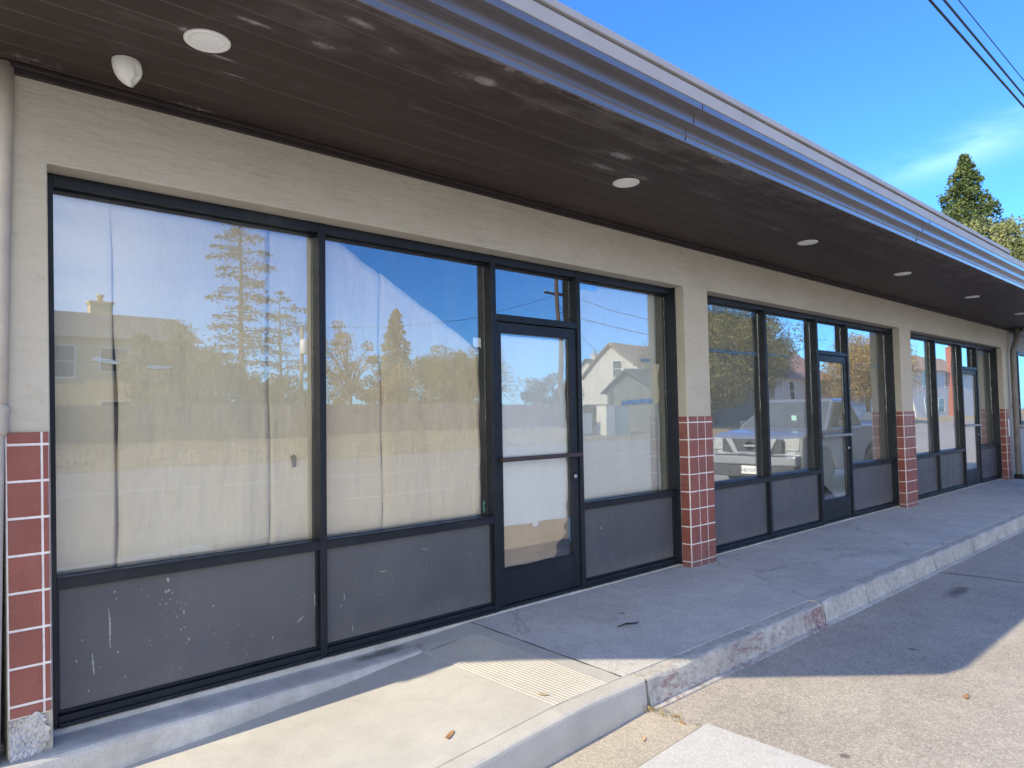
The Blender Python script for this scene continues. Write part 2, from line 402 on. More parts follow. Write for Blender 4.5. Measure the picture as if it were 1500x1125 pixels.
# sidewalk on the right of the ramp
s = MB()
def sw(u, v):
    x = 2.925 + (19.9-2.925)*u; y = .118 - 1.2585*v
    return (x, y, -.014 - .031*v + .004*math.sin(x*1.7)*math.sin(v*3))
s.grid(120, 12, sw)
s.add([(2.925,.118,-.014),(2.925,-1.1405,-.045),(2.925,-1.1405,-.3),(2.925,.118,-.3)],[(0,1,2,3)])
s.grid(60, 1, lambda u, v: (2.925+17*u, -1.1405, -.045-.15*v-.0005))
s.grid(20, 2, lambda u, v: (19.9+100*u, .4-1.538*v, -.014-.031*v))
struct(s.build('sidewalk', M['sidewalk_concrete']))

# ramp with a band of scored grooves
s = MB(); xs = [-6,-3,-1,0,.4,.8,1.2,1.6,2.0,2.3]
gx = []
k0 = 2.415
for i in range(17):
    a = k0 + i*.0235
    gx += [(a,0),(a+.004,-.0022),(a+.008,-.0022),(a+.011,0)]
prof = [(x, 0) for x in xs] + gx + [(2.84,0),(2.917,0)]
ys = [-.075, -.3, -.6, -.9, -1.1405]
vs = []; fs = []
for j, y in enumerate(ys):
    for x, dz in prof:
        k = max(0., min(1., (x-2.45)/.42)); k = k*k*(3-2*k)
        vs.append((x, y, ramp_z(x) + dz + k*.031*(1-(.118-y)/1.256)))
nn = len(prof)
fs = [(j*nn+i, (j+1)*nn+i, (j+1)*nn+i+1, j*nn+i+1) for j in range(len(ys)-1) for i in range(nn-1)]
s.add(vs, fs)
for j in (0, len(ys)-1):       # skirts
    b_ = [vs[j*nn+i] for i in range(nn)]
    s.add(b_+[(x,y,z-.12) for x,y,z in b_], [(i,i+1,nn+i+1,nn+i) for i in range(nn-1)])
# the flat end of the ramp runs up to the wall
s.add([(2.40,-.075,ramp_z(2.4)),(2.65,-.075,-.032),(2.917,-.075,-.0187),(2.917,.118,-.0145),(2.65,.118,-.028),(2.40,.118,-.034)],[(0,1,2,3,4,5)])
struct(s.build('ramp', M['ramp_concrete']))

s = MB()
def jf(u, v):
    x = 2.9185 + .0085*v + .0015*math.sin(23*u)*(1 if v < .5 else -1); y = .10 - 1.235*u
    return (x, y, -.0142-.031*(.118-y)/1.256+.0018)
s.grid(30, 1, jf); struct(s.build('joint_filler', M['joint_dirt']))
# low ledge of concrete along the foot of the wall, worn and rounded
s = MB()
def ledge(u, v):
    x = -3 + 5.42*u
    zt = -.032 + .004*math.sin(x*2.3)
    ft = [( .16,zt+.004),(.10,zt),(.0,zt-.001),(-.05,zt-.003),(-.068,zt-.008),(-.078,zt-.02),(-.084,zt-.04),(-.092,-.34)]
    i = int(round(v*7)); y, z = ft[i]
    return (x, y + .006*math.sin(x*3.1)+.004*math.sin(x*9), z)
s.grid(80, 7, ledge, smooth=False)
struct(s.build('ledge', M['ledge_concrete']))
s = MB(True)
s.box(.3, 16.28, .121, .30, -.35, -.004)
struct(s.build('footing', M['ledge_concrete'], bevel=.008))

# kerb: right-hand old kerb in lengths with joints, left-hand new kerb along the ramp
def kerb_len(s, x0, x1, zf, m=0, seg=12, rough=.003, toe=0):
    def fn(u, v):
        x = x0 + (x1-x0)*u; zt = zf(x); zb = road_z(x) - .12
        pr = [(-1.142,zt-.25),(-1.142,zt-.001),(-1.16,zt+.0005),(-1.215,zt-.001),(-1.230,zt-.004),(-1.239,zt-.011),(-1.243,zt-.022),(-1.252,zt-.09),(-1.259,-.186+(0 if toe else zb+.186)),(-1.262-.028*toe,-.1935+(0 if toe else zb+.1935)),(-1.263-.030*toe,zb)]
        i = int(round(v*10)); y, z = pr[i]
        j = rough*(math.sin(x*13+i)+math.sin(x*29+2*i)*.7) if 2 <= i <= 7 else 0
        return (x, y + j, z + j*.7)
    s.grid(seg, 10, fn, m, smooth=False)
    for x in (x0, x1):
        zt = zf(x); zb = road_z(x)-.12
        s.add([(x,-1.142,zb),(x,-1.142,zt),(x,-1.22,zt-.004),(x,-1.242,zt-.025),(x,-1.262,zb)],[(0,1,2,3,4)], m)
s = MB()
js = [2.998, 5.055, 5.83, 6.86, 7.42, 8.6, 9.9, 11.4, 13.1, 15, 17, 19.9, 40, 120]
for a, b in zip(js, js[1:]):
    kerb_len(s, a+.005, b-.005, lambda x: -.05 + (.006 if 5.05 < x < 7.4 else 0), 0, max(12,int((b-a)*14)) if a < 19 else 20, .0035, 1)
struct(s.build('kerb', M['kerb_concrete']))
s = MB(); kerb_len(s, -6, 2.984, lambda x: ramp_z(x)-.0015, 0, 60, .0014)
struct(s.build('kerb_new', M['ramp_concrete']))
s = MB(); s.box(2.9845,3.0025,-1.228,-1.145,-.35,-.072); struct(s.build('kerb_joint', M['joint_dirt']))

# gutter strip, driveway slab and road
s = MB()
def rd(x0,x1,y0,y1,nx,ny,dz):
    return lambda u,v: (x0+(x1-x0)*u, y0+(y1-y0)*v, road_z(x0+(x1-x0)*u)+dz)
s.grid(90,1, rd(-6,3.0,-1.22,-1.553,1,1,.004))
struct(s.build('gutter', M['gutter_concrete']))
s = MB()
s.grid(60,1, rd(-6,3.05,-1.56,-5.2,1,1,.008))
struct(s.build('driveway_slab', M['slab_concrete']))
s = MB()
xs = [-160,-60,-20,-6,-2,0,1,1.5,2,2.5,3,4,6,10,20,40,80,160,400]
vs = []; fs = []
for y in (-1.15,-3,-8,-14,-21.5):
    for x in xs: vs.append((x,y,road_z(x)))
nx = len(xs)
for j in range(4):
    for i in range(nx-1): fs.append((j*nx+i,(j+1)*nx+i,(j+1)*nx+i+1,j*nx+i+1))
s.add(vs, fs); struct(s.build('road', M['road_surface']))
simple('lane_paint', (.72,.72,.68), .7, .1, 8)
s = MB()
x = -30
while x < 150:
    s.add([(x,-8.13,road_z(x)+.008),(x+2.4,-8.13,road_z(x+2.4)+.008),(x+2.4,-8.25,road_z(x+2.4)+.008),(x,-8.25,road_z(x)+.008)],[(0,1,2,3)]); x += 9.2
for y in (-13.0,-13.28):
    for a, b in zip(xs, xs[1:]):
        if a >= -60 and b <= 160: s.add([(a,y,road_z(a)+.008),(b,y,road_z(b)+.008),(b,y-.1,road_z(b)+.008),(a,y-.1,road_z(a)+.008)],[(0,1,2,3)])
for a, b in zip(xs, xs[1:]):
    if a >= -60 and b <= 160: s.add([(a,-19.6,road_z(a)+.008),(b,-19.6,road_z(b)+.008),(b,-19.75,road_z(b)+.008),(a,-19.75,road_z(a)+.008)],[(0,1,2,3)])
struct(s.build('road_markings', M['lane_paint']))
# crack across the shaded road, filled with dust
simple('crack_fill', (.12,.075,.055), .9)
s = MB(); pts = []
for i in range(26):
    t = i/25; pts.append((7.38+.10*t+.015*math.sin(9*t)+rnd.uniform(-.008,.008), -1.30-1.5*t))
for (x0,y0),(x1,y1) in zip(pts, pts[1:]):
    w = .007; s.add([(x0-w,y0,-.196),(x0+w,y0,-.196),(x1+w,y1,-.196),(x1-w,y1,-.196)],[(0,1,2,3)])
struct(s.build('road_crack', M['crack_fill']))

# dry verge on the far side of the road
gm = N('dry_grass')
c = gm.ramp(gm.noise(1.2,7,.7), [(.32,(.22,.16,.085)),(.5,(.44,.345,.20)),(.7,(.60,.49,.32))])
gm.fin(c,.95, gm.bump(gm.noise(7,6,.75),1.,.12)); M['dry_grass'] = gm.mat
s = MB()
def vg(u,v):
    x = -80+330*u; y = -21.4 - 12*v
    return (x, y, -.19 + .78*v**.8 + .06*math.sin(x*.9)*math.sin(v*9))
s.grid(160, 12, vg); s.grid(20,2, lambda u,v:(-80+330*u, -33.4-70*v, .59))
struct(s.build('verge', M['dry_grass']))

s = MB()
for i in range(16000):
    x = rnd.uniform(-6,62); v = rnd.random(); y = -21.4-10.5*v
    if math.sin(x*1.3+y*.7)+math.sin(x*.37-y*1.9) < rnd.uniform(-1.6,1.2): continue
    z = -.19+.78*v**.8*.93; h = rnd.uniform(.08,.28); a = rnd.uniform(0,6.28); w_ = .02
    s.add([(x-w_,y,z-.08),(x+w_,y,z-.08),(x+math.cos(a)*h*.5,y+math.sin(a)*h*.5,z+h)],[(0,1,2)])
simple('straw', (.50,.40,.24), .9, .35, 1.2)
struct(s.build('grass_tufts', M['straw'], fixn=False), 'stuff')

# ------------------------------------------------------------------ the shop building
AY = .125           # front plane of the frames
GY = .200          # glass
B = thing('shop_building', 'long low vacant storefront building with papered black framed windows and deep brown canopy', 'building', (8,0,0))

KX = (3.5311+AY)/(3.5311+.16)
bays = [dict(x0=.57,x1=5.295,m=[(1.89,1.932),(3.188,3.232),(4.067,4.109)]),
        dict(x0=5.673,x1=10.456,m=[(7.018,7.060),(8.237,8.281),(9.100,9.142)]),
        dict(x0=10.874,x1=15.668,m=[(12.415,12.457),(13.755,13.799),(14.636,14.678)])]
XL, XR = .410, 16.275
# wall with three openings
w = MB(True)
xs = [XL,.57,5.295,5.673,10.456,10.874,15.668,XR]; zs = [-.35,2.44,2.85]
TH = .34
def q(a,b,c_,d): w.add([a,b,c_,d],[(0,1,2,3)])
vid = {}
def V(x,y,z):
    k = (x,y,z)
    if k not in vid: vid[k] = len(w.v); w.v.append(k)
    return vid[k]
def F(*ps):
    w.f.append(tuple(V(*p) for p in ps)); w.m.append(0); w.sm.append(False)
# finer columns let the wall be slightly uneven
for i in range(7):
    a, b = xs[i], xs[i+1]
    F((a,0,2.44),(b,0,2.44),(b,0,2.85),(a,0,2.85)); F((a,TH,2.44),(a,TH,2.85),(b,TH,2.85),(b,TH,2.44))
    F((a,0,2.85),(b,0,2.85),(b,TH,2.85),(a,TH,2.85))
    if i % 2 == 0:
        F((a,0,-.35),(b,0,-.35),(b,0,2.44),(a,0,2.44)); F((a,TH,-.35),(a,TH,2.44),(b,TH,2.44),(b,TH,-.35))
        F((b,0,-.35),(b,TH,-.35),(b,TH,2.44),(b,0,2.44)); F((a,0,-.35),(a,0,2.44),(a,TH,2.44),(a,TH,-.35))
    else:
        F((a,0,2.44),(a,TH,2.44),(b,TH,2.44),(b,0,2.44))
F((XL,0,2.44),(XL,0,2.85),(XL,TH,2.85),(XL,TH,2.44)); F((XR,0,2.44),(XR,TH,2.44),(XR,TH,2.85),(XR,0,2.85))
w.build('wall', M['wall_stucco'], B, bevel=.006, seg=2)
w = MB()
w.hexa([(.408,.012,-.35),(.408,.30,-.35),(-2.1,2.2,-.35),(-2.1,1.9,-.35)], [(.408,.012,2.85),(.408,.30,2.85),(-2.1,2.2,2.85),(-2.1,1.9,2.85)])
w.box(-2.1,-1.8,2.2,7.6,-.35,2.85); w.box(-1.8,16.2,7.3,7.6,-.35,2.85); w.box(15.95,16.25,.36,7.3,-.35,2.85)
w.build('rear_wall', M['wall_stucco'], B)
# room behind the glass
w = MB()
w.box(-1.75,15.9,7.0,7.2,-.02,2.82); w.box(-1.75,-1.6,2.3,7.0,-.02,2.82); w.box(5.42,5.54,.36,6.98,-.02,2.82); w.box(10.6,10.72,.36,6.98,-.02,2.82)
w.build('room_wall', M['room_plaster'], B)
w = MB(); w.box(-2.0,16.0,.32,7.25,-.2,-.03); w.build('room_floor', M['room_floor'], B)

# canopy: soffit, stepped fascia, cap and roof
CX, CY = .20, -1.345          # front left corner of the soffit
K2 = (-2.12, .78)             # where the cut corner ends
s = MB()
s.prism([(CX,CY),(18.2,CY),(18.2,7.8),(K2[0],7.8),K2], 'z', 2.83, 2.868)
s.build('soffit', M['soffit_paint'], B)
def sweep(prof, path, name, mat, parent, zadd=0):
    """prof: (out, z) outline carried along the plan path with mitred corners"""
    s = MB(); P = [Vector((p[0],p[1])) for p in path]; n_ = []
    for a, b in zip(P, P[1:]):
        d = (b-a).normalized(); n_.append(Vector((d.y,-d.x)))
    off = []
    for i in range(len(P)):
        if i == 0: o = n_[0]
        elif i == len(P)-1: o = n_[-1]
        else:
            o = (n_[i-1]+n_[i]).normalized(); o = o / o.dot(n_[i])
        off.append(o)
    k = len(prof); vs = []
    for p, o in zip(P, off):
        for d, z in prof: vs.append((p.x+o.x*d, p.y+o.y*d, z))
    fs = []
    for i in range(len(P)-1):
        for j in range(k):
            fs.append((i*k+j,(i+1)*k+j,(i+1)*k+(j+1)%k,i*k+(j+1)%k))
    fs += [tuple(range(k)), tuple((len(P)-1)*k+j for j in reversed(range(k)))]
    s.add(vs, fs); return s.build(name, mat, parent, bevel=.004)
path = [K2,(CX,CY),(18.2,CY)]
fp = [(-.04,2.869),(-.04,2.873),(.0,2.873),(.0,2.835),(.0,2.822),(.010,2.822),(.012,2.850),(.017,2.856),(.014,2.864),(.015,2.900),(.066,2.900),(.068,2.962),(.124,2.962),(.126,2.998),(-.04,2.998)]
fas = sweep([(-.03,2.870),(.001,2.870),(.001,2.822),(.010,2.822),(.012,2.850),(.018,2.855),(.014,2.862),(.015,2.902),(.066,2.902),(.068,2.964),(.124,2.964),(.126,2.998),(-.03,2.998)], path, 'fascia', M['fascia_paint'], B)
# joints in the metal fascia
s = MB()
for x in (3.32, 6.95, 13.6):
    s.box(x-.002,x+.002,CY-.0162,CY-.005,2.830,2.899); s.box(x-.003,x+.003,CY-.0695,CY-.06,2.904,2.962); s.box(x-.003,x+.003,CY-.1275,CY-.12,2.966,2.996)
add_to(fas, s, M['trim_paint'])
sweep([(-.02,2.9985),(.130,2.9985),(.134,3.066),(-.02,3.066)], path, 'cap', M['cap_paint'], B)
sweep([(.02,3.067),(.118,3.067),(.118,3.076),(.146,3.077),(.146,3.112),(.138,3.116),(.02,3.118)], [K2,(CX,CY),(9.62,CY)], 'cap', M['cap_paint'], B)
s = MB()
s.prism([(CX+.02,CY+.03),(18.15,CY+.03),(18.15,7.75),(K2[0]+.04,7.75),(K2[0]+.04,K2[1]+.02)], 'z', 2.999, 3.060)
s.box(K2[0]+.1,18.1,.3,7.7,2.872,2.997)
s.build('roof', M['roof_felt'], B)
s = MB(); s.box(XL,XR,-.022,-.001,2.786,2.829); s.box(XL,XR,-.045,-.0225,2.808,2.829)
s.build('soffit_trim', M['trim_paint'], B, bevel=.004)

# storefront frames, panes, panels and doors
for b in bays: b['m'] = [(p*KX, q_*KX) for p, q_ in b['m']]
def bay(bi, b):
    SG = M['shop_glass'] if bi == 0 else M['film_glass']
    x0, x1 = b['x0'], b['x1']; (a0,a1),(b0,b1),(c0,c1) = b['m']
    yb = .222
    f = MB(True)
    zh0, zs0, zs1 = 2.384, .594, .642
    # jambs
    f.box(x0+.001, x0+.040, AY, yb, .002, 2.438)
    f.box(x1-.018, x1-.001, .088, yb, .002, 2.438)
    # mullions, 2 mm proud
    for m0, m1 in b['m']: f.box(m0, m1, AY-.002, yb+.002, .002, 2.437)
    spans = [(x0+.040,a0),(a1,b0),(b1,c0),(c1,x1-.018)]
    for i, (p, q_) in enumerate(spans):
        f.box(p, q_, AY+.001, yb, zh0, 2.4365)
        f.box(p, q_, GY-.03, yb-.002, zh0-.012, zh0-.0005)
        if i == 2:
            f.box(p, q_, AY+.001, yb, 1.986, 2.034)
            f.box(p, q_, AY+.004, yb, .002, .022)
        else:
            f.box(p, q_, AY+.001, yb, zs0, zs1)
            f.box(p, q_, AY-.012, GY-.012, zs1+.0005, zs1+.006)
            f.box(p, q_, AY+.0015, yb, .003, .048)
            f.box(p, q_, AY-.016, AY+.03, .0025, .020)
            # beads round the panel
            f.box(p, p+.012, AY+.026, AY+.05, .049, zs0-.001); f.box(q_-.012, q_, AY+.026, AY+.05, .049, zs0-.001)
            f.box(p+.0125, q_-.0125, AY+.026, AY+.05, .049, .062)
    fr = f.build('storefront_frame', M['frame_paint'], B, bevel=.003)
    for i, (p, q_) in enumerate(spans):
        if i == 2:
            g_ = MB(True); g_.box(p+.001,q_-.001,GY-.003,GY+.003,2.0345,zh0-.001); g_.build('transom_pane', SG, fr)
            continue
        g_ = MB(True); g_.box(p+.001,q_-.001,GY-.003,GY+.003,zs1+.007,zh0-.001); g_.build('pane', SG, fr)
        g_ = MB(True); g_.box(p+.0005,q_-.0005,AY+.04,AY+.055,.0485,zs0-.0005); pn = g_.build('panel', M['panel_paint'], fr)
        b.setdefault('panels', []).append(pn)
    # door leaf
    p, q_ = spans[2]; p += .005; q_ -= .005
    d = MB(True); y0, y1 = AY+.012, AY+.056
    st = .048; sr = .075
    d.box(p,p+st,y0,y1,.026,1.981); d.box(q_-sr,q_,y0,y1,.026,1.981)
    d.box(p+st,q_-sr,y0+.001,y1,1.905,1.980); d.box(p+st,q_-sr,y0+.001,y1,.027,.258)
    d.box(p+st,q_-sr,y0+.004,y0+.012,.2585,.270)
    leaf = d.build('door', M['frame_paint'], B, bevel=.003)
    g_ = MB(True); g_.box(p+st+.001,q_-sr-.001,AY+.032,AY+.038,.259,1.9045); g_.build('pane', SG, leaf)
    h = MB(True); zb = 1.022
    h.box(p+.004,q_-.004,y0-.052,y0-.030,zb-.016,zb+.016); h.box(p+.006,p+.030,y0-.031,y0-.001,zb-.012,zb+.012); h.box(q_-.034,q_-.008,y0-.031,y0-.001,zb-.012,zb+.012)
    h.build('push_bar', M['bar_brown'] if bi == 0 else M['bar_steel'], leaf, bevel=.003)
    k = MB(True); k.lathe((q_-.038,y0-.012,.855),[(.0,0),(.014,0),(.017,.004),(.017,.0115)],20,0,'y'); k.build('lock', M['lock_steel'], leaf)
    b['spans'] = spans; b['door'] = (p+st, q_-sr)
for i, b in enumerate(bays): bay(i, b)

# scuffs and scratched tag on the lower panels of the first bay
def strokes(parent, mat, lines, y, w, dots=()):
    s = MB(True); lines = [[(q_[0]*.9935, q_[1]) for q_ in ln] for ln in lines]
    for ln in lines:
        P = [Vector((p[0],0,p[1])) for p in ln]; pts = []
        for a, b in zip(P, P[1:]):
            m = max(1, int((b-a).length/.008))
            pts += [a.lerp(b, i/m) for i in range(m)]
        pts.append(P[-1]); n_ = len(pts); vs = []
        for i, p in enumerate(pts):
            d = (pts[min(i+1,n_-1)]-pts[max(i-1,0)]).normalized(); nr = Vector((-d.z,0,d.x))
            k = w*.5*(.25+.75*math.sin(math.pi*min(.98,max(.02,i/(n_-1)))))*rnd.uniform(.45,1.25)
            j = rnd.uniform(-.0008,.0008)
            vs += [(p.x-nr.x*k+j,y,p.z-nr.z*k),(p.x+nr.x*k+j,y,p.z+nr.z*k)]
        s.add(vs, [(2*i,2*i+1,2*i+3,2*i+2) for i in range(n_-1)])
    for (x, z, r_) in dots:
        n_ = 9; st = rnd.uniform(.8,2.6)
        s.add([(x+r_*math.cos(6.283*i/n_)*rnd.uniform(.5,1.2), y, z+st*r_*math.sin(6.283*i/n_)*rnd.uniform(.5,1.2)) for i in range(n_)], [tuple(range(n_))])
    return add_to(parent, s, mat)
def arc(cx,cz,rx,rz,a0,a1,n=14): return [(cx+rx*math.cos(R(a0+(a1-a0)*i/n)), cz+rz*math.sin(R(a0+(a1-a0)*i/n))) for i in range(n+1)]
p1, p2 = bays[0]['panels'][0], bays[0]['panels'][1]
# a scratched tag, roughly B + loops
strokes(p2, M['scratch_grey'],
    [[(2.27,.50),(2.26,.35),(2.272,.28)], arc(2.30,.455,.055,.05,170,-80), arc(2.31,.34,.075,.07,100,-170), [(2.405,.36),(2.445,.365)], [(2.425,.40),(2.428,.32)],
     arc(2.51,.45,.03,.05,150,-60), arc(2.50,.37,.045,.06,80,330), arc(2.60,.40,.035,.07,60,390), arc(2.70,.41,.03,.07,40,380), [(2.62,.49),(2.69,.485)]], AY+.0392, .004)
strokes(p2, M['scuff_white'], [[(2.285,.408),(2.32,.402),(2.345,.404)], arc(2.035,.30,.02,.035,60,-40), [(2.025,.245),(2.04,.258)], [(2.105,.135),(2.107,.085)], [(2.60,.497),(2.64,.492)]], AY+.0392, .005)
dots = [(1.08,.555,.007),(1.085,.505,.006),(1.07,.50,.005),(1.10,.49,.004),(.846,.54,.006),(1.09,.46,.004)]
dots += [(rnd.uniform(.66,1.86), rnd.uniform(.09,.55), rnd.choice((.0016,.0018,.002,.0025,.003,.004))) for _ in range(48)]
dots += [(rnd.gauss(1.10,.07), rnd.gauss(.40,.09), rnd.uniform(.0015,.003)) for _ in range(16)]
strokes(p1, M['scuff_white'],
    [[(.824,.475),(.829,.43),(.831,.36),(.829,.31),(.832,.285)],[(.757,.28),(.759,.235),(.763,.18)],[(1.76,.215),(1.80,.24)],[(1.858,.36),(1.868,.345),(1.87,.28)],[(1.16,.40),(1.162,.375)],[(1.28,.30),(1.281,.285)]], AY+.0392, .008, dots)
strokes(p2, M['scuff_white'], [], AY+.0391, .004, [(rnd.uniform(1.98,3.14), rnd.uniform(.09,.55), rnd.choice((.0015,.0018,.0022,.003))) for _ in range(28)])
strokes(bays[0]['panels'][2], M['scuff_white'], [], AY+.0391, .004, [(4.30,.42,.008),(4.33,.415,.004)]+[(rnd.uniform(4.16,5.2), rnd.uniform(.09,.55), rnd.choice((.0015,.002,.0028))) for _ in range(16)])

# tiled feet of the pillars
def tiles(x0, x1, cols, ret, zb, name='tile_cladding', ret_r=True):
    s = MB(True); zt = 1.29; yf = -.012
    s.box(x0, x1, yf+.003, .095, zb, zt-.002, 0)
    rows = [zt] + [1.239 - .1513*i for i in range(9)]
    rows = [z for z in rows if z > zb+.02] + [zb]
    gz = .0055; gxw = .0055
    for zi in range(len(rows)-1):
        za, zb_ = rows[zi+1], rows[zi]
        t0, t1 = za+gz*.9, zb_-(gz if zi else .0)
        if t1-t0 < .01: continue
        for cx0, cx1 in cols:
            j = rnd.uniform(-.0012,.0012)
            s.box(cx0+gxw, cx1-gxw, yf+j, yf+.004, t0, t1, 1)
        if ret:   # return of the tiles into the left-hand reveal
            s.box(x0-.004+rnd.uniform(-.001,.001), x0+.001, yf+.012, .085, t0, t1, 1)
        if ret_r:
            s.box(x1-.001, x1+.004, yf+.012, .085, t0, t1, 1)
    return s.build(name, [M['grout'], M['red_tile']], B, bevel=.0012, seg=1)
tiles(.412,.563,[(.412,.538),(.536,.566)],False,.128)
tiles(5.293,5.677,[(5.293,5.436),(5.436,5.556),(5.556,5.68)],True,-.06)
tiles(10.454,10.878,[(10.454,10.60),(10.60,10.74),(10.74,10.88)],True,-.06)
tiles(15.666,15.90,[(15.666,15.79),(15.79,15.903)],True,-.06)
# broken corner and exposed masonry under the first pillar
s = MB(True)
rr = random.Random(4); RJ = {}
def rock(u,v):
    x = .413 + .133*u; z = -.06 + .192*v
    k = (round(u*22), round(v*26))
    if k not in RJ: RJ[k] = (rr.uniform(-.0025,.0025), rr.uniform(-.0045,.0045), rr.uniform(-.0025,.0025))
    j = RJ[k]; st = .010*math.floor((v*3.1+.25*math.sin(6*u)+.1*math.sin(17*u)))/3
    e = (.010*math.sin(9*v+3)+.006*math.sin(31*v))*max(0,u-.6)/.4 - .02*max(0,.35-v)*u
    return (x+e+j[0], -.016-.006*math.sin(5*u+4*v)+st*.8+j[1]*1.2, z+j[2]+.012*math.sin(11*u)*max(0,v-.85)/.15)
s.grid(22, 26, rock, smooth=False)
s.box(.412,.545,.004,.09,-.06,.126)
s.build('pillar_base', M['broken_masonry'], B)

# ------------------------------------------------------------------ papers and tape inside the glass
KS = .9863
def sheet(label, x0, x1, z0, z1, mat, y=.262, top=None, bottom=None, left=None, right=None, curl=(0,0), group='paper sheets covering the shop windows', seed=0, name='paper_sheet', nx=26, nz=34, amp=.006, warped=True, span=False):
    y -= .052 if not span or y > AY+.07 else 0
    if not span: x0 *= KS; x1 *= KS
    r = random.Random(seed); ph = [r.uniform(0,6.28) for _ in range(6)]
    s = MB(warped)
    def fn(u, v):
        zb = z0 + (bottom(u) if bottom else 0); zt = z1 + (top(u) if top else 0)
        z = zb + (zt-zb)*v
        xl = x0 + (left(v) if left else 0); xr = x1 + (right(v) if right else 0)
        x = xl + (xr-xl)*u
        yy = y + amp*(math.sin(x*11+ph[0]+1.2*math.sin(z*2+ph[1]))*.6 + math.sin(x*23+z*3+ph[2])*.3 + math.sin(z*7+ph[3]+x*2)*.25) + amp
        yy += curl[0]*max(0,1-u/.10)**2 + curl[1]*max(0,1-(1-u)/.10)**2
        return (x, yy, z)
    s.grid(nx, nz, fn)
    o = s.build(name, M[mat], None, solid=.0008)
    return tag(o, label, 'paper', group)
jag = lambda a, k, p=0: (lambda v: a*(math.sin(k*v+p)+.6*math.sin(2.7*k*v+1+p)+.35*math.sin(6.1*k*v+2*p)))
Z0, Z1 = .645, 2.378
sheet('pale kraft paper strip at the left edge of the big first window', .60, .878, Z0, Z1, 'kraft_paper', .272, right=lambda v: .003*math.sin(6*v)+.02*max(0,v-.9), curl=(0,.012), seed=1)
sheet('wide pale kraft paper strip in the middle of the big first window',   .8815, 1.641, Z0, Z1, 'kraft_paper', .268, left=lambda v: .01*math.sin(5*v)+.004*math.sin(17*v), right=lambda v: .006*math.sin(8*v), curl=(.0,.004), seed=2, amp=.005)
sheet('narrow pale kraft paper strip right of the centre seam in the big first window', 1.645, 1.905, Z0, Z1, 'kraft_paper', .270, left=lambda v: .006*math.sin(8*v)+.002*math.sin(21*v), curl=(.010,0), seed=3)
def scrap(lab, pts, y, mat, name='paper_scrap'):
    s = MB(True); n_ = len(pts); s.add([(p[0]*KS,y-.052,p[1]) for p in pts],[tuple(range(n_))])
    return tag(s.build(name, M[mat], None, solid=.0008), lab, 'paper')
scrap('pointed white scrap at the left seam of the big first window', [(.775,1.617),(.80,1.635),(.90,1.612),(.895,1.600),(.84,1.603)], .262, 'white_paper')
scrap('second pointed white scrap right of the left seam in the big first window', [(1.01,1.588),(1.03,1.605),(1.15,1.598),(1.12,1.587),(1.05,1.583)], .262, 'white_paper')
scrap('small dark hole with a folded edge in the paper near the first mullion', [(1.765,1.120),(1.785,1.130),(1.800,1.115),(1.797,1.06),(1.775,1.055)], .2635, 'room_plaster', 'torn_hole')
# second window: the paper is cut along a slanting line
def diag(xa, xb):
    def f(u):
        x = xa + (xb-xa)*u
        return min(0, -.545*(x-2.07)*1.0) + .004*math.sin(30*x)
    return f
sheet('tan kraft paper left of the wavy seam under the slanting cut in the second window', 1.925, 2.362, Z0, Z1, 'kraft_paper_warm', .268, top=diag(1.925,2.375), right=lambda v: .008*math.sin(6*v)+.004*math.sin(15*v), curl=(0,.004), seed=4)
sheet('tan kraft paper right of the wavy seam under the slanting cut in the second window', 2.366, 3.165, Z0, Z1, 'kraft_paper_warm', .271, top=diag(2.355,3.165), left=lambda v: .008*math.sin(6*v)+.004*math.sin(15*v)+.003*math.sin(26*v), curl=(.010,0), right=lambda v: -.03*max(0,1-v/.16)+.006*math.sin(20*v), seed=5)
sheet('torn strip of brown cardboard in the lower right corner of the second window', 3.10, 3.175, Z0, .86, 'cardboard', .285, left=lambda v: .05*v, right=lambda v: .004*math.sin(9*v), seed=6, name='cardboard_strip', group=None, nx=6, nz=12)
def tape(label, x0, x1, z0, z1, mat='blue_tape', y=.2055, seed=0, slope=0, wob=.004, span=False):
    if not span: x0 *= KS; x1 *= KS
    r = random.Random(seed); p = [r.uniform(0,6) for _ in range(4)]
    s = MB()
    def fn(u,v):
        x = x0+(x1-x0)*u
        if (z1-z0) > (x1-x0):
            z = z0+(z1-z0)*v
            return (x+wob*math.sin(9*v+p[0])*(1 if u > .5 else .4), y+.0008*math.sin(20*v+p[1]), z)
        z = z0+(z1-z0)*v+slope*u + wob*(math.sin(13*u+p[2])+.6*math.sin(31*u+p[3]))*(1 if v < .5 else .3)
        return (x, y+.0008*math.sin(25*u+p[1]), z)
    s.grid(24,10,fn)
    o = s.build('masking_tape', M[mat], None, solid=.0006)
    return tag(o, label, 'tape', 'strips of masking tape on the shop windows')
tape('scrap of white tape on the slanting paper edge beside the first door', 3.10,3.17,1.80,1.865,'white_paper',seed=1)
tape('short green tape upright in the lower right corner of the second window', 3.168,3.182,.665,.745,'green_tape',seed=2)
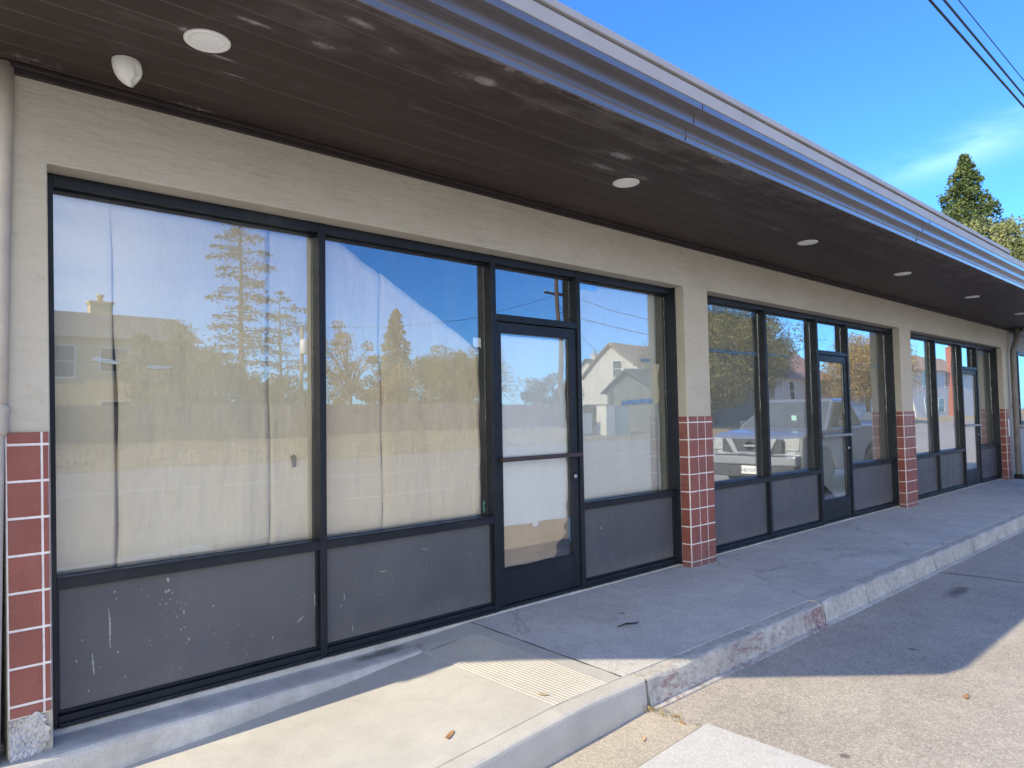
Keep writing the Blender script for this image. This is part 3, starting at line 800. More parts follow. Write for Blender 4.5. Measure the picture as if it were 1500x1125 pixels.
# first door
dx0, dx1 = bays[0]['door']; yd = AY+.046
sheet('bright white paper filling the upper half of the first door', dx0-.002, dx1+.004, 1.00, 1.892, 'white_paper', yd, right=lambda v: -.010+.008*math.sin(9*v)+.004*math.sin(31*v), seed=7, amp=.003, span=True)
sheet('bright white paper filling the lower half of the first door', dx0-.002, dx1+.004, .545, 1.005, 'white_paper', yd+.009, right=lambda v: -.004-.016*math.sin(6*v+1)+.004*math.sin(24*v), bottom=lambda u: .004*math.sin(12*u), seed=8, amp=.003, span=True)
sheet('torn brown kraft paper at the bottom of the first door', dx0-.002, dx1-.02, .262, .553, 'brown_paper', yd+.016, right=lambda v: -.20*max(0,.62-v)**.8+.02*math.sin(15*v), bottom=lambda u: .004*math.sin(9*u), seed=9, amp=.004, span=True)
tape('upright strip of blue tape at the lower right of the first door', dx1-.012,dx1+.006,.36,.545,seed=3,y=yd-.004, span=True)
sheet('small white patch stuck over the paper join in the first door', 3.585/KS*KX,3.655/KS*KX,.518,.575,'white_paper',yd-.003+.052,left=lambda v:.02*abs(v-.5),right=lambda v:-.02*abs(v-.5),seed=10,nx=6,nz=6,amp=.001)
# third window of the first bay
p, q_ = bays[0]['spans'][3]
sheet('full height pale grey paper in the narrow window right of the first door', p-.0, 5.235*KS, Z0, Z1, 'grey_paper', .268, right=lambda v: .004*math.sin(9*v), seed=11, span=True)
sheet('lower second layer of grey paper in the narrow window right of the first door', 4.95, 5.28, Z0, 1.40, 'grey_paper', .278, right=lambda v: .006*math.sin(11*v), seed=12)
sheet('curling paper flap at the right edge of the narrow window beyond the first door', 5.19, 5.275, 1.40, 1.76, 'kraft_paper', .260, right=lambda v: .02*v-.025+.012*math.sin(7*v), left=lambda v:.015*(1-v), seed=13, nx=8, nz=16)
tape('blue tape holding the top left corner of paper right of the first door', (p+.06)/KS,(p+.30)/KS,2.325,2.370,seed=4)
tape('blue tape wedge across the middle of the window right of the first door', 4.72,5.14,1.395,1.432,seed=5,slope=.022)
tape('short blue tape at the right paper edge beside the curling flap', 5.0,5.13,1.775,1.80,seed=6)
# middle bay
b = bays[1]
def full(b, i, lab, mat, sd, gap, y=.268, z0=Z0, z1=Z1):
    p, q_ = b['spans'][i]
    j = gap*.45
    return sheet(lab, p-.004, q_-gap, z0, z1, mat, y, right=lambda v: j*(math.sin(5.3*v+sd)+.5*math.sin(13*v+2*sd))*.55, seed=sd, span=True)
full(b,0,'dull paper over the left window of the middle bay beside the tiled pillar','dull_paper',21,.05)
full(b,1,'dull paper over the second window of the middle bay left of its door','dull_paper',22,.12)
full(b,3,'dull paper over the right window of the middle bay','dull_paper',23,.20)
for i,(x0,x1,z0,z1,lab) in enumerate([(5.72,7.01,2.305,2.378,'wide blue tape along the top of the left window of the middle bay'),
        (5.72,7.01,1.905,1.945,'blue tape across the paper join in the left window of the middle bay'),
        (7.064,8.21,2.33,2.378,'blue tape along the top of the second window of the middle bay'),
        (7.064,7.75,1.925,1.950,'short blue tape across the paper join in the second window of the middle bay'),
        (9.15,10.3,2.32,2.378,'blue tape along the top of the right window of the middle bay'),
        (9.6,10.39,1.905,1.922,'thin blue tape across the paper in the right window of the middle bay')]):
    tape(lab, x0,x1,z0,z1,seed=30+i,wob=.007)
dx0, dx1 = b['door']
sheet('grey paper in the middle bay door above its push bar', dx0-.002, dx1-.003, 1.0, 1.892, 'dull_paper', yd, seed=24, amp=.003, span=True)
sheet('torn white paper in the middle bay door below its push bar', dx0-.002, dx1-.003, .262, 1.006, 'grey_paper', yd+.008, left=lambda v: (.42*max(0,(.30-v)/.30)**.8 if v < .30 else 0)+.012*math.sin(23*v)*(v<.32), seed=25, amp=.003, span=True)
# far bay
b = bays[2]
full(b,0,'pale paper over the left window of the far bay beside the second tiled pillar','grey_paper',41,.03)
full(b,1,'pale paper over the second window of the far bay left of its door','grey_paper',42,.05)
full(b,3,'grey paper with a wavy right edge in the right window of the far bay','dull_paper',43,.22)
tape('blue tape at the top right corner of the far bay windows', 15.2,15.52,2.27,2.378,seed=44)
dx0, dx1 = b['door']
sheet('pale paper filling the door of the far bay', dx0-.002, dx1-.003, .262, 1.892, 'grey_paper', yd, seed=45, amp=.003, span=True)

# ------------------------------------------------------------------ fixtures on the canopy and wall
def downlight(loc, lab):
    t = thing('recessed_light', lab, 'ceiling light', loc, 'recessed lights in the canopy')
    x, y, z = loc
    s = MB(); s.lathe((x,y,z),[(.064,-.005),(.066,-.0075),(.082,-.0075),(.0865,-.004),(.087,.004)],40); s.build('trim_ring', M['white_plastic'], t)
    s = MB(); s.lathe((x,y,z),[(.0,-.0068),(.058,-.0066),(.0645,-.0056),(.0645,-.001)],40); s.build('lens', M['light_lens'], t)
LL = ['white round recessed light beside the broken dome camera, nearest one','white round recessed light above the first tiled pillar','white round recessed light above the middle bay door',
      'white round recessed light above the second tiled pillar','white round recessed light above the far bay door','white round recessed light farthest along the canopy over the grey neighbour building']
for (x,y), l in zip([(.967,-.717),(3.623,-.70),(6.185,-.715),(8.478,-.725),(11.036,-.733),(13.685,-.723)], LL): downlight((x,y,2.829), l)
# broken dome camera
t = thing('dome_camera', 'broken white dome security camera hanging under the canopy at the left', 'camera', (.770,-.335,2.83))
s = MB(); nseg = 32; rings = []
hs = [(0,.053),(.010,.055),(.030,.055),(.055,.052),(.075,.044),(.090,.032),(.100,.018),(.105,.006)]
vs = []; fs = []
for i,(h,r) in enumerate(hs):
    for k in range(nseg):
        a = 2*math.pi*k/nseg
        dz = 0
        notch = .012 if (k in (26,27,28) and i in (3,4)) else 0
        off = .020*(h/.104)**1.5
        cut = .034*max(0, math.cos(a-R(-30)))*(h/.104)
        vs.append((.770+off+(r-notch)*math.cos(a), -.335-off*.4+(r-notch)*math.sin(a), 2.8285-h+cut))
for i in range(len(hs)-1):
    for k in range(nseg): fs.append((i*nseg+k,i*nseg+(k+1)%nseg,(i+1)*nseg+(k+1)%nseg,(i+1)*nseg+k))
fs.append(tuple((len(hs)-1)*nseg+k for k in range(nseg)))
s.add(vs, fs, 0, True); s.build('dome', M['ivory_plastic'], t)
s = MB(); s.lathe((.770,-.335,2.829),[(.0535,0),(.0535,-.003),(.051,-.004)],32); s.build('mounting_ring', M['ivory_plastic'], t)
# downspouts
t = thing('downspout', 'tan painted downspout beside the first tiled pillar at the left edge', 'downspout', (.36,0,-.1))
s = MB(); s.tube([(.379,-.006,z) for z in (-.3,-.05,.3,1.0,1.36,1.37)],[.034]*6,20); s.tube([(.384,-.006,1.36),(.386,-.006,2.0),(.390,-.006,2.6),(.392,-.006,2.825)],.036,20); s.build('pipe', M['pipe_paint'], t)
s = MB(); s.lathe((.380,-.006,1.28),[(.038,0),(.045,.012),(.045,.085),(.050,.10),(.050,.115),(.037,.125)],28); s.build('collar', M['pipe_paint'], t)
t = thing('downspout', 'dark downspout with a bend at the top beside the grey neighbour wall', 'downspout', (15.98,-.10,-.03))
s = MB(); s.tube([(15.985,-.10,-.02),(15.985,-.10,.05),(15.985,-.10,2.30),(15.99,-.10,2.38),(16.04,-.11,2.46),(16.14,-.13,2.58),(16.17,-.13,2.66),(16.17,-.13,2.828)],.052,16); s.build('pipe', M['dark_pipe_paint'], t)
s = MB(); s.lathe((15.985,-.10,.0),[(.075,-.03),(.075,.05),(.058,.07)],20); s.build('shoe', M['twig_bark'], t)
s = MB(); s.lathe((15.985,-.10,1.30),[(.053,0),(.060,.01),(.060,.05),(.053,.06)],20); s.build('collar', M['dark_pipe_paint'], t)
s = MB(); s.box(15.78,15.84,-.0195,-.0165,.78,1.10); o = s.build('paper_notice', M['white_paper'])
tag(o, 'narrow white notice stuck on the farthest tiled pillar', 'notice')

# neighbour building
t = thing('neighbour_building', 'grey stucco building beyond the dark downspout with a white framed window', 'building', (20,0,0))
s = MB(); s.box(16.30,16.80,.02,.3,-.3,2.75); s.box(16.80,18.6,.02,.3,-.3,.98); s.box(16.80,18.6,.02,.3,2.43,2.75); s.box(18.6,30,.02,.3,-.3,2.75); s.box(16.3,30,.31,9,-.3,2.74)
s.build('wall', M['neighbour_stucco'], t)
wf = MB(); wf.box(16.802,16.86,.0,.09,.982,2.428); wf.box(18.54,18.598,.0,.09,.982,2.428); wf.box(16.86,18.54,.002,.09,2.37,2.427); wf.box(16.86,18.54,.002,.09,.983,1.04)
win = wf.build('window', M['frame_paint'], t)
s = MB(); s.box(16.86,18.54,.05,.056,1.04,2.37); s.build('pane', M['shop_glass'], win)
s = MB(); s.box(16.74,18.66,-.05,.019,.93,.978); s.build('sill', M['cap_paint'], win)
s = MB(); s.box(16.31,30,-.22,.30,2.752,2.80); s.build('eave', M['cap_paint'], t)
t = thing('bullet_camera', 'small white security camera under the far end of the canopy', 'camera', (16.35,-.22,2.74))
s = MB(); s.tube([(16.12,-.30,2.715),(16.34,-.25,2.735)],.045,14); s.build('housing', M['white_plastic'], t)
s = MB(); s.lathe((16.36,-.24,2.752),[(.03,0),(.03,.03),(.05,.035),(.05,.076)],14); s.build('bracket', M['white_plastic'], t)
s = MB(); s.tube([(16.112,-.302,2.714),(16.118,-.3005,2.7145)],.035,14); s.build('lens', M['black_rubber'], t)

# ------------------------------------------------------------------ small things on the ground
def leaf(x, y, z, size, rot, mat, lab, curl=.3):
    s = MB()
    def fn(u,v):
        a = (u-.5)*2; wid = .32*math.sin(math.pi*min(1,max(0,u)))**.8*(1+.15*math.sin(9*u))
        b_ = (v-.5)*2*wid
        lx = a*.5; ly = b_*.5; lz = curl*(lx*lx*.9+ly*ly*1.6)+.02
        c_, s_ = math.cos(rot), math.sin(rot)
        return (x+size*(lx*c_-ly*s_), y+size*(lx*s_+ly*c_), z+size*lz)
    s.grid(10,4,fn); o = s.build('fallen_leaf', M[mat], None, solid=.0006)
    return tag(o, lab, 'leaf', 'fallen leaves on the pavement')
leaf(1.92,-.98,ramp_z(1.92)+.002,.085,.5,'dry_leaf','curled brown leaf on the sunlit ramp beside the left kerb')
leaf(2.46,-1.02,ramp_z(2.46)+.004,.06,2.2,'pale_leaf','small pale leaf at the edge of the grooved strip')
leaf(2.72,-1.43,road_z(2.72)+.006,.055,.4,'pale_leaf','yellowish leaf on the gutter left of the kerb joint')
leaf(2.97,-1.47,road_z(2.97)+.008,.05,1.2,'dry_leaf','orange brown leaf at the corner of the pale driveway slab')
leaf(4.30,-2.33,-.198,.085,.15,'dry_leaf','orange leaf lying alone on the sunlit road near the shadow edge')
leaf(3.02,-1.40,-.194,.04,2.6,'dry_leaf','tiny orange leaf caught in the weedy seam of the gutter')
# dry weeds in the seam by the kerb joint
s = MB()
for i in range(110):
    t_ = rnd.random(); x = 2.985+.03*rnd.uniform(-1,1)+.02*t_; y = -1.262 - .29*t_**1.3 + rnd.uniform(-.01,.01)
    h = rnd.uniform(.008,.035)*(1.3-t_); a = rnd.uniform(0,6.28); dx, dy = math.cos(a)*h*.7, math.sin(a)*h*.7; w_ = .0022
    z = road_z(x)+.003
    s.add([(x-w_,y,z),(x+w_,y,z),(x+dx*.6+w_*.6,y+dy*.6,z+h*.75),(x+dx,y+dy,z+h)],[(0,1,2),(0,2,3)])
struct(s.build('weeds', M['dry_weed'], fixn=False), 'stuff')
s = MB()
for i in range(60):
    x = rnd.uniform(8.7,9.7); y = -1.27-abs(rnd.gauss(0,.06)); h = rnd.uniform(.01,.05); a = rnd.uniform(0,6.28); w_ = .003
    s.add([(x-w_,y,-.2),(x+w_,y,-.2),(x+math.cos(a)*h,y+math.sin(a)*h,-.2+h*.6)],[(0,1,2)])
struct(s.build('kerb_litter', M['dry_weed'], fixn=False), 'stuff')
s = MB(); s.tube([(3.53,-.62,-.022),(3.60,-.63,-.016),(3.66,-.655,-.02),(3.70,-.65,-.022)],[.004,.006,.005,.003],6)
tag(s.build('twig', M['twig_bark']), 'short black twig lying on the shaded sidewalk before the first door', 'twig')

# ------------------------------------------------------------------ vegetation
def foliage_mat(name, a, b, c_):
    n = N(name)
    c = n.ramp(n.noise(.9,4,.6), [(.34,a),(.52,b),(.70,c_)])
    c = n.mix(n.ramp(n.noise(9,2,.5),[(.4,0.),(.7,.4)]), c, tuple(min(1,x*1.5) for x in c_))
    n.link(c, n.p.inputs['Base Color']); n.p.inputs['Roughness'].default_value = .6; n.p.inputs['Specular IOR Level'].default_value = .25
    tr = n.new('ShaderNodeBsdfTranslucent'); n.link(c, tr.inputs[0])
    mx = n.new('ShaderNodeMixShader'); mx.inputs[0].default_value = .25
    n.link(n.p.outputs[0], mx.inputs[1]); n.link(tr.outputs[0], mx.inputs[2]); n.link(mx.outputs[0], n.out.inputs[0])
    M[name] = n.mat
foliage_mat('redwood_leaf', (.03,.055,.024), (.075,.115,.04), (.17,.20,.065))
foliage_mat('cedar_leaf', (.12,.11,.05), (.20,.17,.075), (.29,.23,.10))
foliage_mat('shrub_leaf', (.09,.095,.035), (.19,.175,.06), (.34,.29,.10))
foliage_mat('gold_leaf', (.24,.165,.06), (.38,.26,.09), (.50,.35,.14))
foliage_mat('olive_leaf', (.08,.082,.032), (.16,.145,.055), (.28,.24,.09))
foliage_mat('pale_leaf_green', (.10,.13,.05), (.19,.21,.085), (.30,.30,.13))
simple('bark', (.13,.10,.075), .9, .3, 3, .6)
simple('pale_bark', (.34,.29,.23), .9, .25, 3, .4)

def leaves(name, mat, parent, pts, size, r, flat=0.0, aspect=2.0):
    vs = []; fs = []
    for (x,y,z) in pts:
        a = Vector((r.gauss(0,1), r.gauss(0,1), r.gauss(0,1)*(1-flat))).normalized()
        b_ = a.cross(Vector((r.gauss(0,1), r.gauss(0,1), r.gauss(0,1)))).normalized()
        k = size*r.uniform(.6,1.35); a = a*k*.5; b_ = b_*k*.5/aspect
        i = len(vs); p = Vector((x,y,z))
        vs += [tuple(p-a), tuple(p+b_), tuple(p+a), tuple(p-b_)]; fs.append((i,i+1,i+2,i+3))
    s = MB(); s.v = vs; s.f = fs; s.m = [0]*len(fs); s.sm = [False]*len(fs)
    return s.build(name, M[mat], parent, fixn=False)

def conifer(lab, loc, h, rad, mat, seed, n_br=120, per=70, leaf_s=.22, base=.12, droop=-.25, irregular=.3, power=.8, group=None, flat=.55, thick=.10, name='conifer'):
    r = random.Random(seed); x0, y0, z0 = loc
    t = thing(name, lab, 'tree', loc, group)
    s = MB(); lean = r.uniform(-.02,.02)
    s.tube([(x0+lean*h*k, y0, z0+h*k) for k in (0,.05,.3,.6,.85,1)],[h*.022,h*.017,h*.012,h*.008,h*.004,.02],10)
    pts = []
    for i in range(n_br):
        f = base + (1-base)*(i+r.random())/n_br
        L = rad*((1-f)/(1-base))**power*r.uniform(1-irregular,1+irregular*.4)+.12
        a = i*2.399+r.uniform(-.5,.5)
        d = droop*r.uniform(.3,1.3)
        b0 = Vector((x0+lean*h*f, y0, z0+h*f)); br = []
        for k in range(5):
            q_ = k/4; br.append(b0+Vector((math.cos(a)*L*q_, math.sin(a)*L*q_, d*L*q_*q_ + .22*L*q_*(1-q_))))
        s.tube(br,[.010*h*(1-f)*.5+.02,.03*(1-f)+.012,.02,.012,.006],5,cap=False)
        m = int(per*(L/rad+.25))
        for _ in range(m):
            q_ = r.random()**.7; k = min(3,int(q_*4)); fr_ = q_*4-k
            p = br[k].lerp(br[k+1],fr_)
            wdt = L*.24*math.sin(math.pi*min(.97,q_*.86+.12))+.05
            ox = r.gauss(0,1)*wdt
            pts.append((p.x - math.sin(a)*ox + r.gauss(0,.05), p.y + math.cos(a)*ox + r.gauss(0,.05), p.z + r.gauss(0,1)*(thick*L*.5+.04) - abs(ox)*.18))
    s.build('trunk', M['bark'], t); leaves('crown', mat, t, pts, leaf_s, r, flat)
    return t
def broad(lab, loc, h, rx, rz, mat, seed, clumps=40, per=180, leaf_s=.25, trunk=True, group=None, bark='bark', name='broadleaf_tree', cat='tree', crown_z=None, cr=(.16,.34)):
    r = random.Random(seed); x0, y0, z0 = loc
    t = thing(name, lab, cat, loc, group)
    cz = z0 + (crown_z if crown_z is not None else h-rz)
    s = MB(); pts = []
    th = cz - z0
    s.tube([(x0,y0,z0),(x0+.05*h*.2,y0,z0+th*.5),(x0,y0,cz)],[.028*h,.02*h,.014*h],8)
    for i in range(clumps):
        while True:
            u = Vector((r.uniform(-1,1), r.uniform(-1,1), r.uniform(-1,1)))
            if .25 < u.length < 1: break
        c_ = Vector((x0+u.x*rx*.85, y0+u.y*rx*.85, cz+u.z*rz*.85))
        k = rx*r.uniform(*cr)
        s.tube([(x0,y0,z0+th*r.uniform(.5,1)), tuple(Vector((x0,y0,cz)).lerp(c_,.5)+Vector((0,0,-.1*rx))), tuple(c_)],[.008*h,.005*h,.002*h],5,cap=False)
        for _ in range(per):
            d = Vector((r.gauss(0,1),r.gauss(0,1),r.gauss(0,1))).normalized()*k*r.random()**.35
            pts.append((c_.x+d.x, c_.y+d.y, max(z0+.05,c_.z+d.z*.8)))
    s.build('trunk', M[bark], t); leaves('crown', mat, t, pts, leaf_s, r)
    return t

# the tall redwood behind the far end of the roof, and its neighbour
conifer('tall dark green conifer rising above the far end of the roof', (45,7.9,-.3), 15.7, 6.2, 'redwood_leaf', 3, 190, 420, .18, .16, -.08, .5, 1.0, thick=.13, flat=.2, name='conifer')
broad('bushy pale green tree low beside the tall conifer beyond the roof', (43.6,6.5,-.3), 12.0, 3.3, 3.3, 'pale_leaf_green', 5, 100, 420, .16)

# seen only as reflections in the shop windows
GT = 'trees across the road mirrored in the windows'
conifer('tall sparse cedar across the road mirrored in the big first window', (16.8,-39,.5), 14.3, 3.2, 'cedar_leaf', 7, 44, 150, .20, .30, -.02, .45, .55, GT, flat=.75, thick=.05, name='cedar')
conifer('low spreading cedar right of the tall cedar across the road', (18.9,-38,.5), 8.6, 3.6, 'cedar_leaf', 8, 20, 120, .20, .35, -.05, .4, .45, GT, flat=.75, thick=.05, name='cedar')
conifer('pointed fir across the road mirrored in the second window', (26.6,-37,.5), 8.2, 1.9, 'cedar_leaf', 9, 80, 90, .24, .15, -.2, .3, .8, GT, thick=.14, name='fir')
broad('large green shrub over the fence beside the tan house across the road', (10.9,-32.4,.5), 6.0, 2.6, 2.9, 'shrub_leaf', 10, 70, 420, .14, name='shrub', cat='shrub', group=GT, crown_z=2.9)
broad('dark leaning shrub between the tan house and the cedar across the road', (13.4,-33,.5), 4.4, 2.2, 2.0, 'shrub_leaf', 12, 46, 200, .20, name='shrub', cat='shrub', group=GT, crown_z=2.1)
broad('low brownish shrub behind the fence under the cedar across the road', (17.0,-33.5,.5), 3.6, 2.0, 1.7, 'olive_leaf', 13, 40, 160, .2, name='shrub', cat='shrub', group=GT, crown_z=1.8)
broad('thin golden tree across the road mirrored at the left of the second window', (21.6,-34.5,.5), 7.6, 2.4, 3.6, 'gold_leaf', 14, 44, 110, .16, group=GT, bark='pale_bark', crown_z=3.7, cr=(.12,.30))
broad('golden bush beside the thin golden tree across the road', (23.8,-33.5,.5), 4.6, 2.0, 2.0, 'gold_leaf', 15, 36, 150, .18, name='shrub', cat='shrub', group=GT, crown_z=2.3)
broad('round dense olive tree across the road mirrored at the right of the second window', (35.5,-42,.5), 7.0, 4.2, 2.6, 'olive_leaf', 16, 60, 420, .18, group=GT, crown_z=4.2)
broad('low grey hedge tree before the round olive tree across the road', (29.8,-36,.5), 4.4, 3.0, 1.8, 'olive_leaf', 17, 44, 160, .22, name='shrub', cat='shrub', group=GT, crown_z=2.2)
broad('big olive green tree across the road mirrored in the left window of the middle bay', (47.8,-26,-.1), 10.6, 5.4, 4.6, 'olive_leaf', 18, 120, 520, .18, group=GT, crown_z=5.4)
broad('tall dark tree across the road mirrored in the second window of the middle bay', (60.5,-30.5,.2), 12.6, 6.0, 4.2, 'olive_leaf', 19, 110, 420, .20, group=GT, crown_z=7.2)
broad('yellow leaved street tree across the road mirrored in the right window of the middle bay', (74.5,-24.5,.1), 10.0, 5.0, 3.9, 'gold_leaf', 20, 90, 380, .18, group=GT, crown_z=5.2)
broad('bare branching tree behind the red fence across the road mirrored in the first door', (35.2,-36.5,.5), 6.8, 2.6, 2.9, 'gold_leaf', 31, 40, 40, .13, group=GT, bark='pale_bark', crown_z=3.7, cr=(.12,.28))
broad('dark rounded shrub behind the red fence mirrored in the first door', (39.5,-35,.5), 4.2, 2.6, 1.9, 'olive_leaf', 32, 40, 260, .16, name='shrub', cat='shrub', group=GT, crown_z=2.2)
broad('green shrub beside the metal cabinets across the road', (33.3,-25.6,0), 2.2, 1.0, .9, 'shrub_leaf', 22, 26, 120, .14, name='shrub', cat='shrub', group=GT, crown_z=1.0)

# wooden fence across the road
simple('fence_wood', (.27,.20,.135), .9, .35, 2.5, .3)
simple('fence_wood_red', (.36,.25,.19), .9, .3, 2.5, .3)
def fence(lab, x0, x1, y, zb, h, mat, seed):
    r = random.Random(seed); t = thing('wooden_fence', lab, 'fence', ((x0+x1)/2,y,zb))
    s = MB(); x = x0
    while x < x1:
        w_ = .138; hh = h + r.uniform(-.02,.03)
        s.prism([(x,zb),(x+w_,zb),(x+w_,zb+hh-.04),(x+w_-.035,zb+hh),(x+.035,zb+hh),(x,zb+hh-.04)],'y',y+r.uniform(-.004,.004),y-.02); x += .146
    s.build('board', M[mat], t)
    x = x0
    while x <= x1:
        s = MB(); s.box(x,x+.09,y-.12,y-.03,zb,zb+h-.05); s.build('post', M[mat], t); x += 2.4
    s = MB(); s.box(x0,x1,y-.06,y-.022,zb+.35,zb+.44); s.box(x0,x1,y-.06,y-.022,zb+h-.4,zb+h-.31); s.build('rail', M[mat], t)
fence('weathered brown board fence across the road mirrored in the first windows', -3, 17.6, -30.5, .50, 1.62, 'fence_wood', 1)
fence('reddish board fence across the road right of the weathered fence', 17.75, 43.5, -31.5, .52, 1.62, 'fence_wood_red', 2)

# houses across the road
def pmat(name, c, r_=.8): simple(name, c, r_, .08, 1.5, .1)
pmat('cream_wall', (.78,.60,.30)); pmat('white_wall', (.62,.60,.555)); pmat('peach_wall', (.66,.55,.45)); pmat('grey_wall', (.50,.52,.50)); pmat('shed_wall', (.15,.155,.145))
def shingle(name, a, b_):
    n = N(name); c = n.ramp(n.noise(5,5,.7,n.coord((1,1,2.5))), [(.3,a),(.7,b_)]); px,py,pz = n.sep()
    st = n.math('FRACT', n.math('MULTIPLY', pz, 5.5)); c = n.mix(n.math('MULTIPLY', n.math('LESS_THAN', st, .16), .5), c, tuple(x*.4 for x in a))
    M[name] = n.fin(c,.9)
shingle('grey_shingle', (.16,.15,.135), (.25,.235,.21)); shingle('brown_shingle', (.36,.24,.16), (.50,.35,.24)); shingle('pink_shingle', (.36,.22,.18), (.48,.31,.26)); shingle('dark_shingle', (.09,.09,.09), (.15,.15,.15))
simple('window_white', (.80,.80,.78), .5, .03)
simple('dark_glass', (.03,.035,.04), .08, .2, 2, spec=.8)
simple('brick_red', (.36,.13,.09), .9, .25, 9, .3)
def house(name, lab, x0, x1, yf, yb, zb, ze, zr, wall, roof, axis='x', wins=(), chim=None, over=.45, gw=()):
    """yf is the side facing the road; axis is the ridge direction; wins: (x,z,w,h) on the road side"""
    t = thing(name, lab, 'house', ((x0+x1)/2,(yf+yb)/2,zb))
    s = MB(); s.box(x0,x1,yb,yf,zb,ze)
    ym = (yf+yb)/2; xm = (x0+x1)/2
    if axis == 'x':
        for xx in (x0+.01,x1-.21): s.prism([(yb,ze),(yf,ze),(ym,zr-.12)],'x',xx,xx+.2)
    else:
        for yy in (yf-.21,yb+.01): s.prism([(x0,ze),(x1,ze),(xm,zr-.12)],'y',yy,yy+.2)
    s.build('wall', M[wall], t)
    s = MB(); th = .16
    if axis == 'x':
        sl = (zr-ze)/(yf-ym)
        for sg, e in ((1,yf),(-1,yb)):
            ye = e+sg*over; z_e = ze-over*sl
            s.hexa([(x0-over,ym,zr-th),(x1+over,ym,zr-th),(x1+over,ye,z_e-th*.2),(x0-over,ye,z_e-th*.2)],[(x0-over,ym,zr),(x1+over,ym,zr),(x1+over,ye,z_e),(x0-over,ye,z_e)])
    else:
        sl = (zr-ze)/(x1-xm)
        for sg, e in ((1,x1),(-1,x0)):
            xe = e+sg*over; z_e = ze-over*sl
            s.hexa([(xm,yb-over,zr-th),(xm,yf+over,zr-th),(xe,yf+over,z_e-th*.2),(xe,yb-over,z_e-th*.2)],[(xm,yb-over,zr),(xm,yf+over,zr),(xe,yf+over,z_e),(xe,yb-over,z_e)])
    rf = s.build('roof', M[roof], t)
    if chim:
        cx, cy, cw, ch, cm = chim
        s = MB(); s.box(cx-cw/2,cx+cw/2,cy-.35,cy+.35,zb if abs(cy-yf) < .8 else zr-1.4,zr+ch); s.box(cx-cw/2-.08,cx+cw/2+.08,cy-.43,cy+.43,zr+ch+.001,zr+ch+.14); s.lathe((cx,cy,zr+ch+.141),[(.16,0),(.16,.3),(.2,.32),(.2,.4)],12); s.build('chimney', M[cm], rf)
    for (wy,wz,ww,wh) in gw:
        s = MB(); a = .08
        s.box(x0-.06,x0+.02,wy-ww/2-a,wy-ww/2,wz-a,wz+wh+a); s.box(x0-.06,x0+.02,wy+ww/2,wy+ww/2+a,wz-a,wz+wh+a)
        s.box(x0-.058,x0+.02,wy-ww/2,wy+ww/2,wz+wh,wz+wh+a); s.box(x0-.058,x0+.02,wy-ww/2,wy+ww/2,wz-a,wz); s.box(x0-.05,x0+.01,wy-ww/2,wy+ww/2,wz+wh*.5-.025,wz+wh*.5+.025)
        wn = s.build('window', M['window_white'], t)
        s = MB(); s.box(x0-.02,x0-.005,wy-ww/2,wy+ww/2,wz,wz+wh); s.build('pane', M['dark_glass'], wn)
    for (wx,wz,ww,wh) in wins:
        s = MB(); a = .08
        s.box(wx-ww/2-a,wx-ww/2,yf-.02,yf+.06,wz-a,wz+wh+a); s.box(wx+ww/2,wx+ww/2+a,yf-.02,yf+.06,wz-a,wz+wh+a)
        s.box(wx-ww/2,wx+ww/2,yf-.02,yf+.058,wz+wh,wz+wh+a); s.box(wx-ww/2,wx+ww/2,yf-.02,yf+.058,wz-a,wz); s.box(wx-ww/2,wx+ww/2,yf-.01,yf+.05,wz+wh*.5-.025,wz+wh*.5+.025)
        wn = s.build('window', M['window_white'], t)
        s = MB(); s.box(wx-ww/2,wx+ww/2,yf+.005,yf+.02,wz,wz+wh); s.build('pane', M['dark_glass'], wn)
    return t
house('tan_house', 'tan two storey house with a grey roof and chimney across the road', -6, 13.2, -36.5, -45, .4, 5.75, 7.45, 'cream_wall', 'grey_shingle', 'x', [(7.0,3.6,1.1,1.5),(9.3,3.9,1.2,1.15),(9.4,1.5,1.3,.9),(3.6,3.6,1.2,1.4)], (9.6,-41,1.1,.55,'cream_wall'))
house('gable_house', 'white gabled house with a brown shingle roof across the road', 49.6, 65, -33.2, -40.4, .2, 4.9, 7.75, 'white_wall', 'brown_shingle', 'x', [], None, .4, [(-36.2,4.75,.9,1.3)])
house('grey_garage', 'low dark garage in front of the white gabled house across the road', 42.5, 57, -27.4, -31.6, 0, 3.3, 4.75, 'shed_wall', 'dark_shingle', 'x', [])
house('far_house', 'small dark roofed house left of the white gabled house across the road', 60.5, 68.0, -46, -53, .2, 5.0, 7.6, 'white_wall', 'dark_shingle', 'x', [], (62.0,-49.5,.7,.5,'white_wall'))
house('peach_house', 'peach house with a pinkish roof across the road behind the parked pickup', 63, 75, -28.5, -36, 0, 4.9, 7.9, 'peach_wall', 'pink_shingle', 'x', [(66.6,2.3,1.2,1.9),(71.0,2.3,1.5,1.9)])
house('white_house', 'pale two storey house with red brick chimney mirrored in the far bay', 97, 124, -27.5, -36, -.1, 6.6, 9.0, 'white_wall', 'brown_shingle', 'x', [(101.5,4.2,1.6,2.0),(109,4.2,1.6,2.0),(117,4.2,1.8,2.0),(102,.9,1.8,1.8),(107,.9,2.2,1.8)], (111.5,-27.1,1.4,.7,'brick_red'))
house('pale_garage', 'long pale wall building across the road behind the dark blue car', 78, 94, -29, -36, -.1, 3.9, 5.2, 'white_wall', 'grey_shingle', 'x', [(90,1.2,1.6,1.5)])

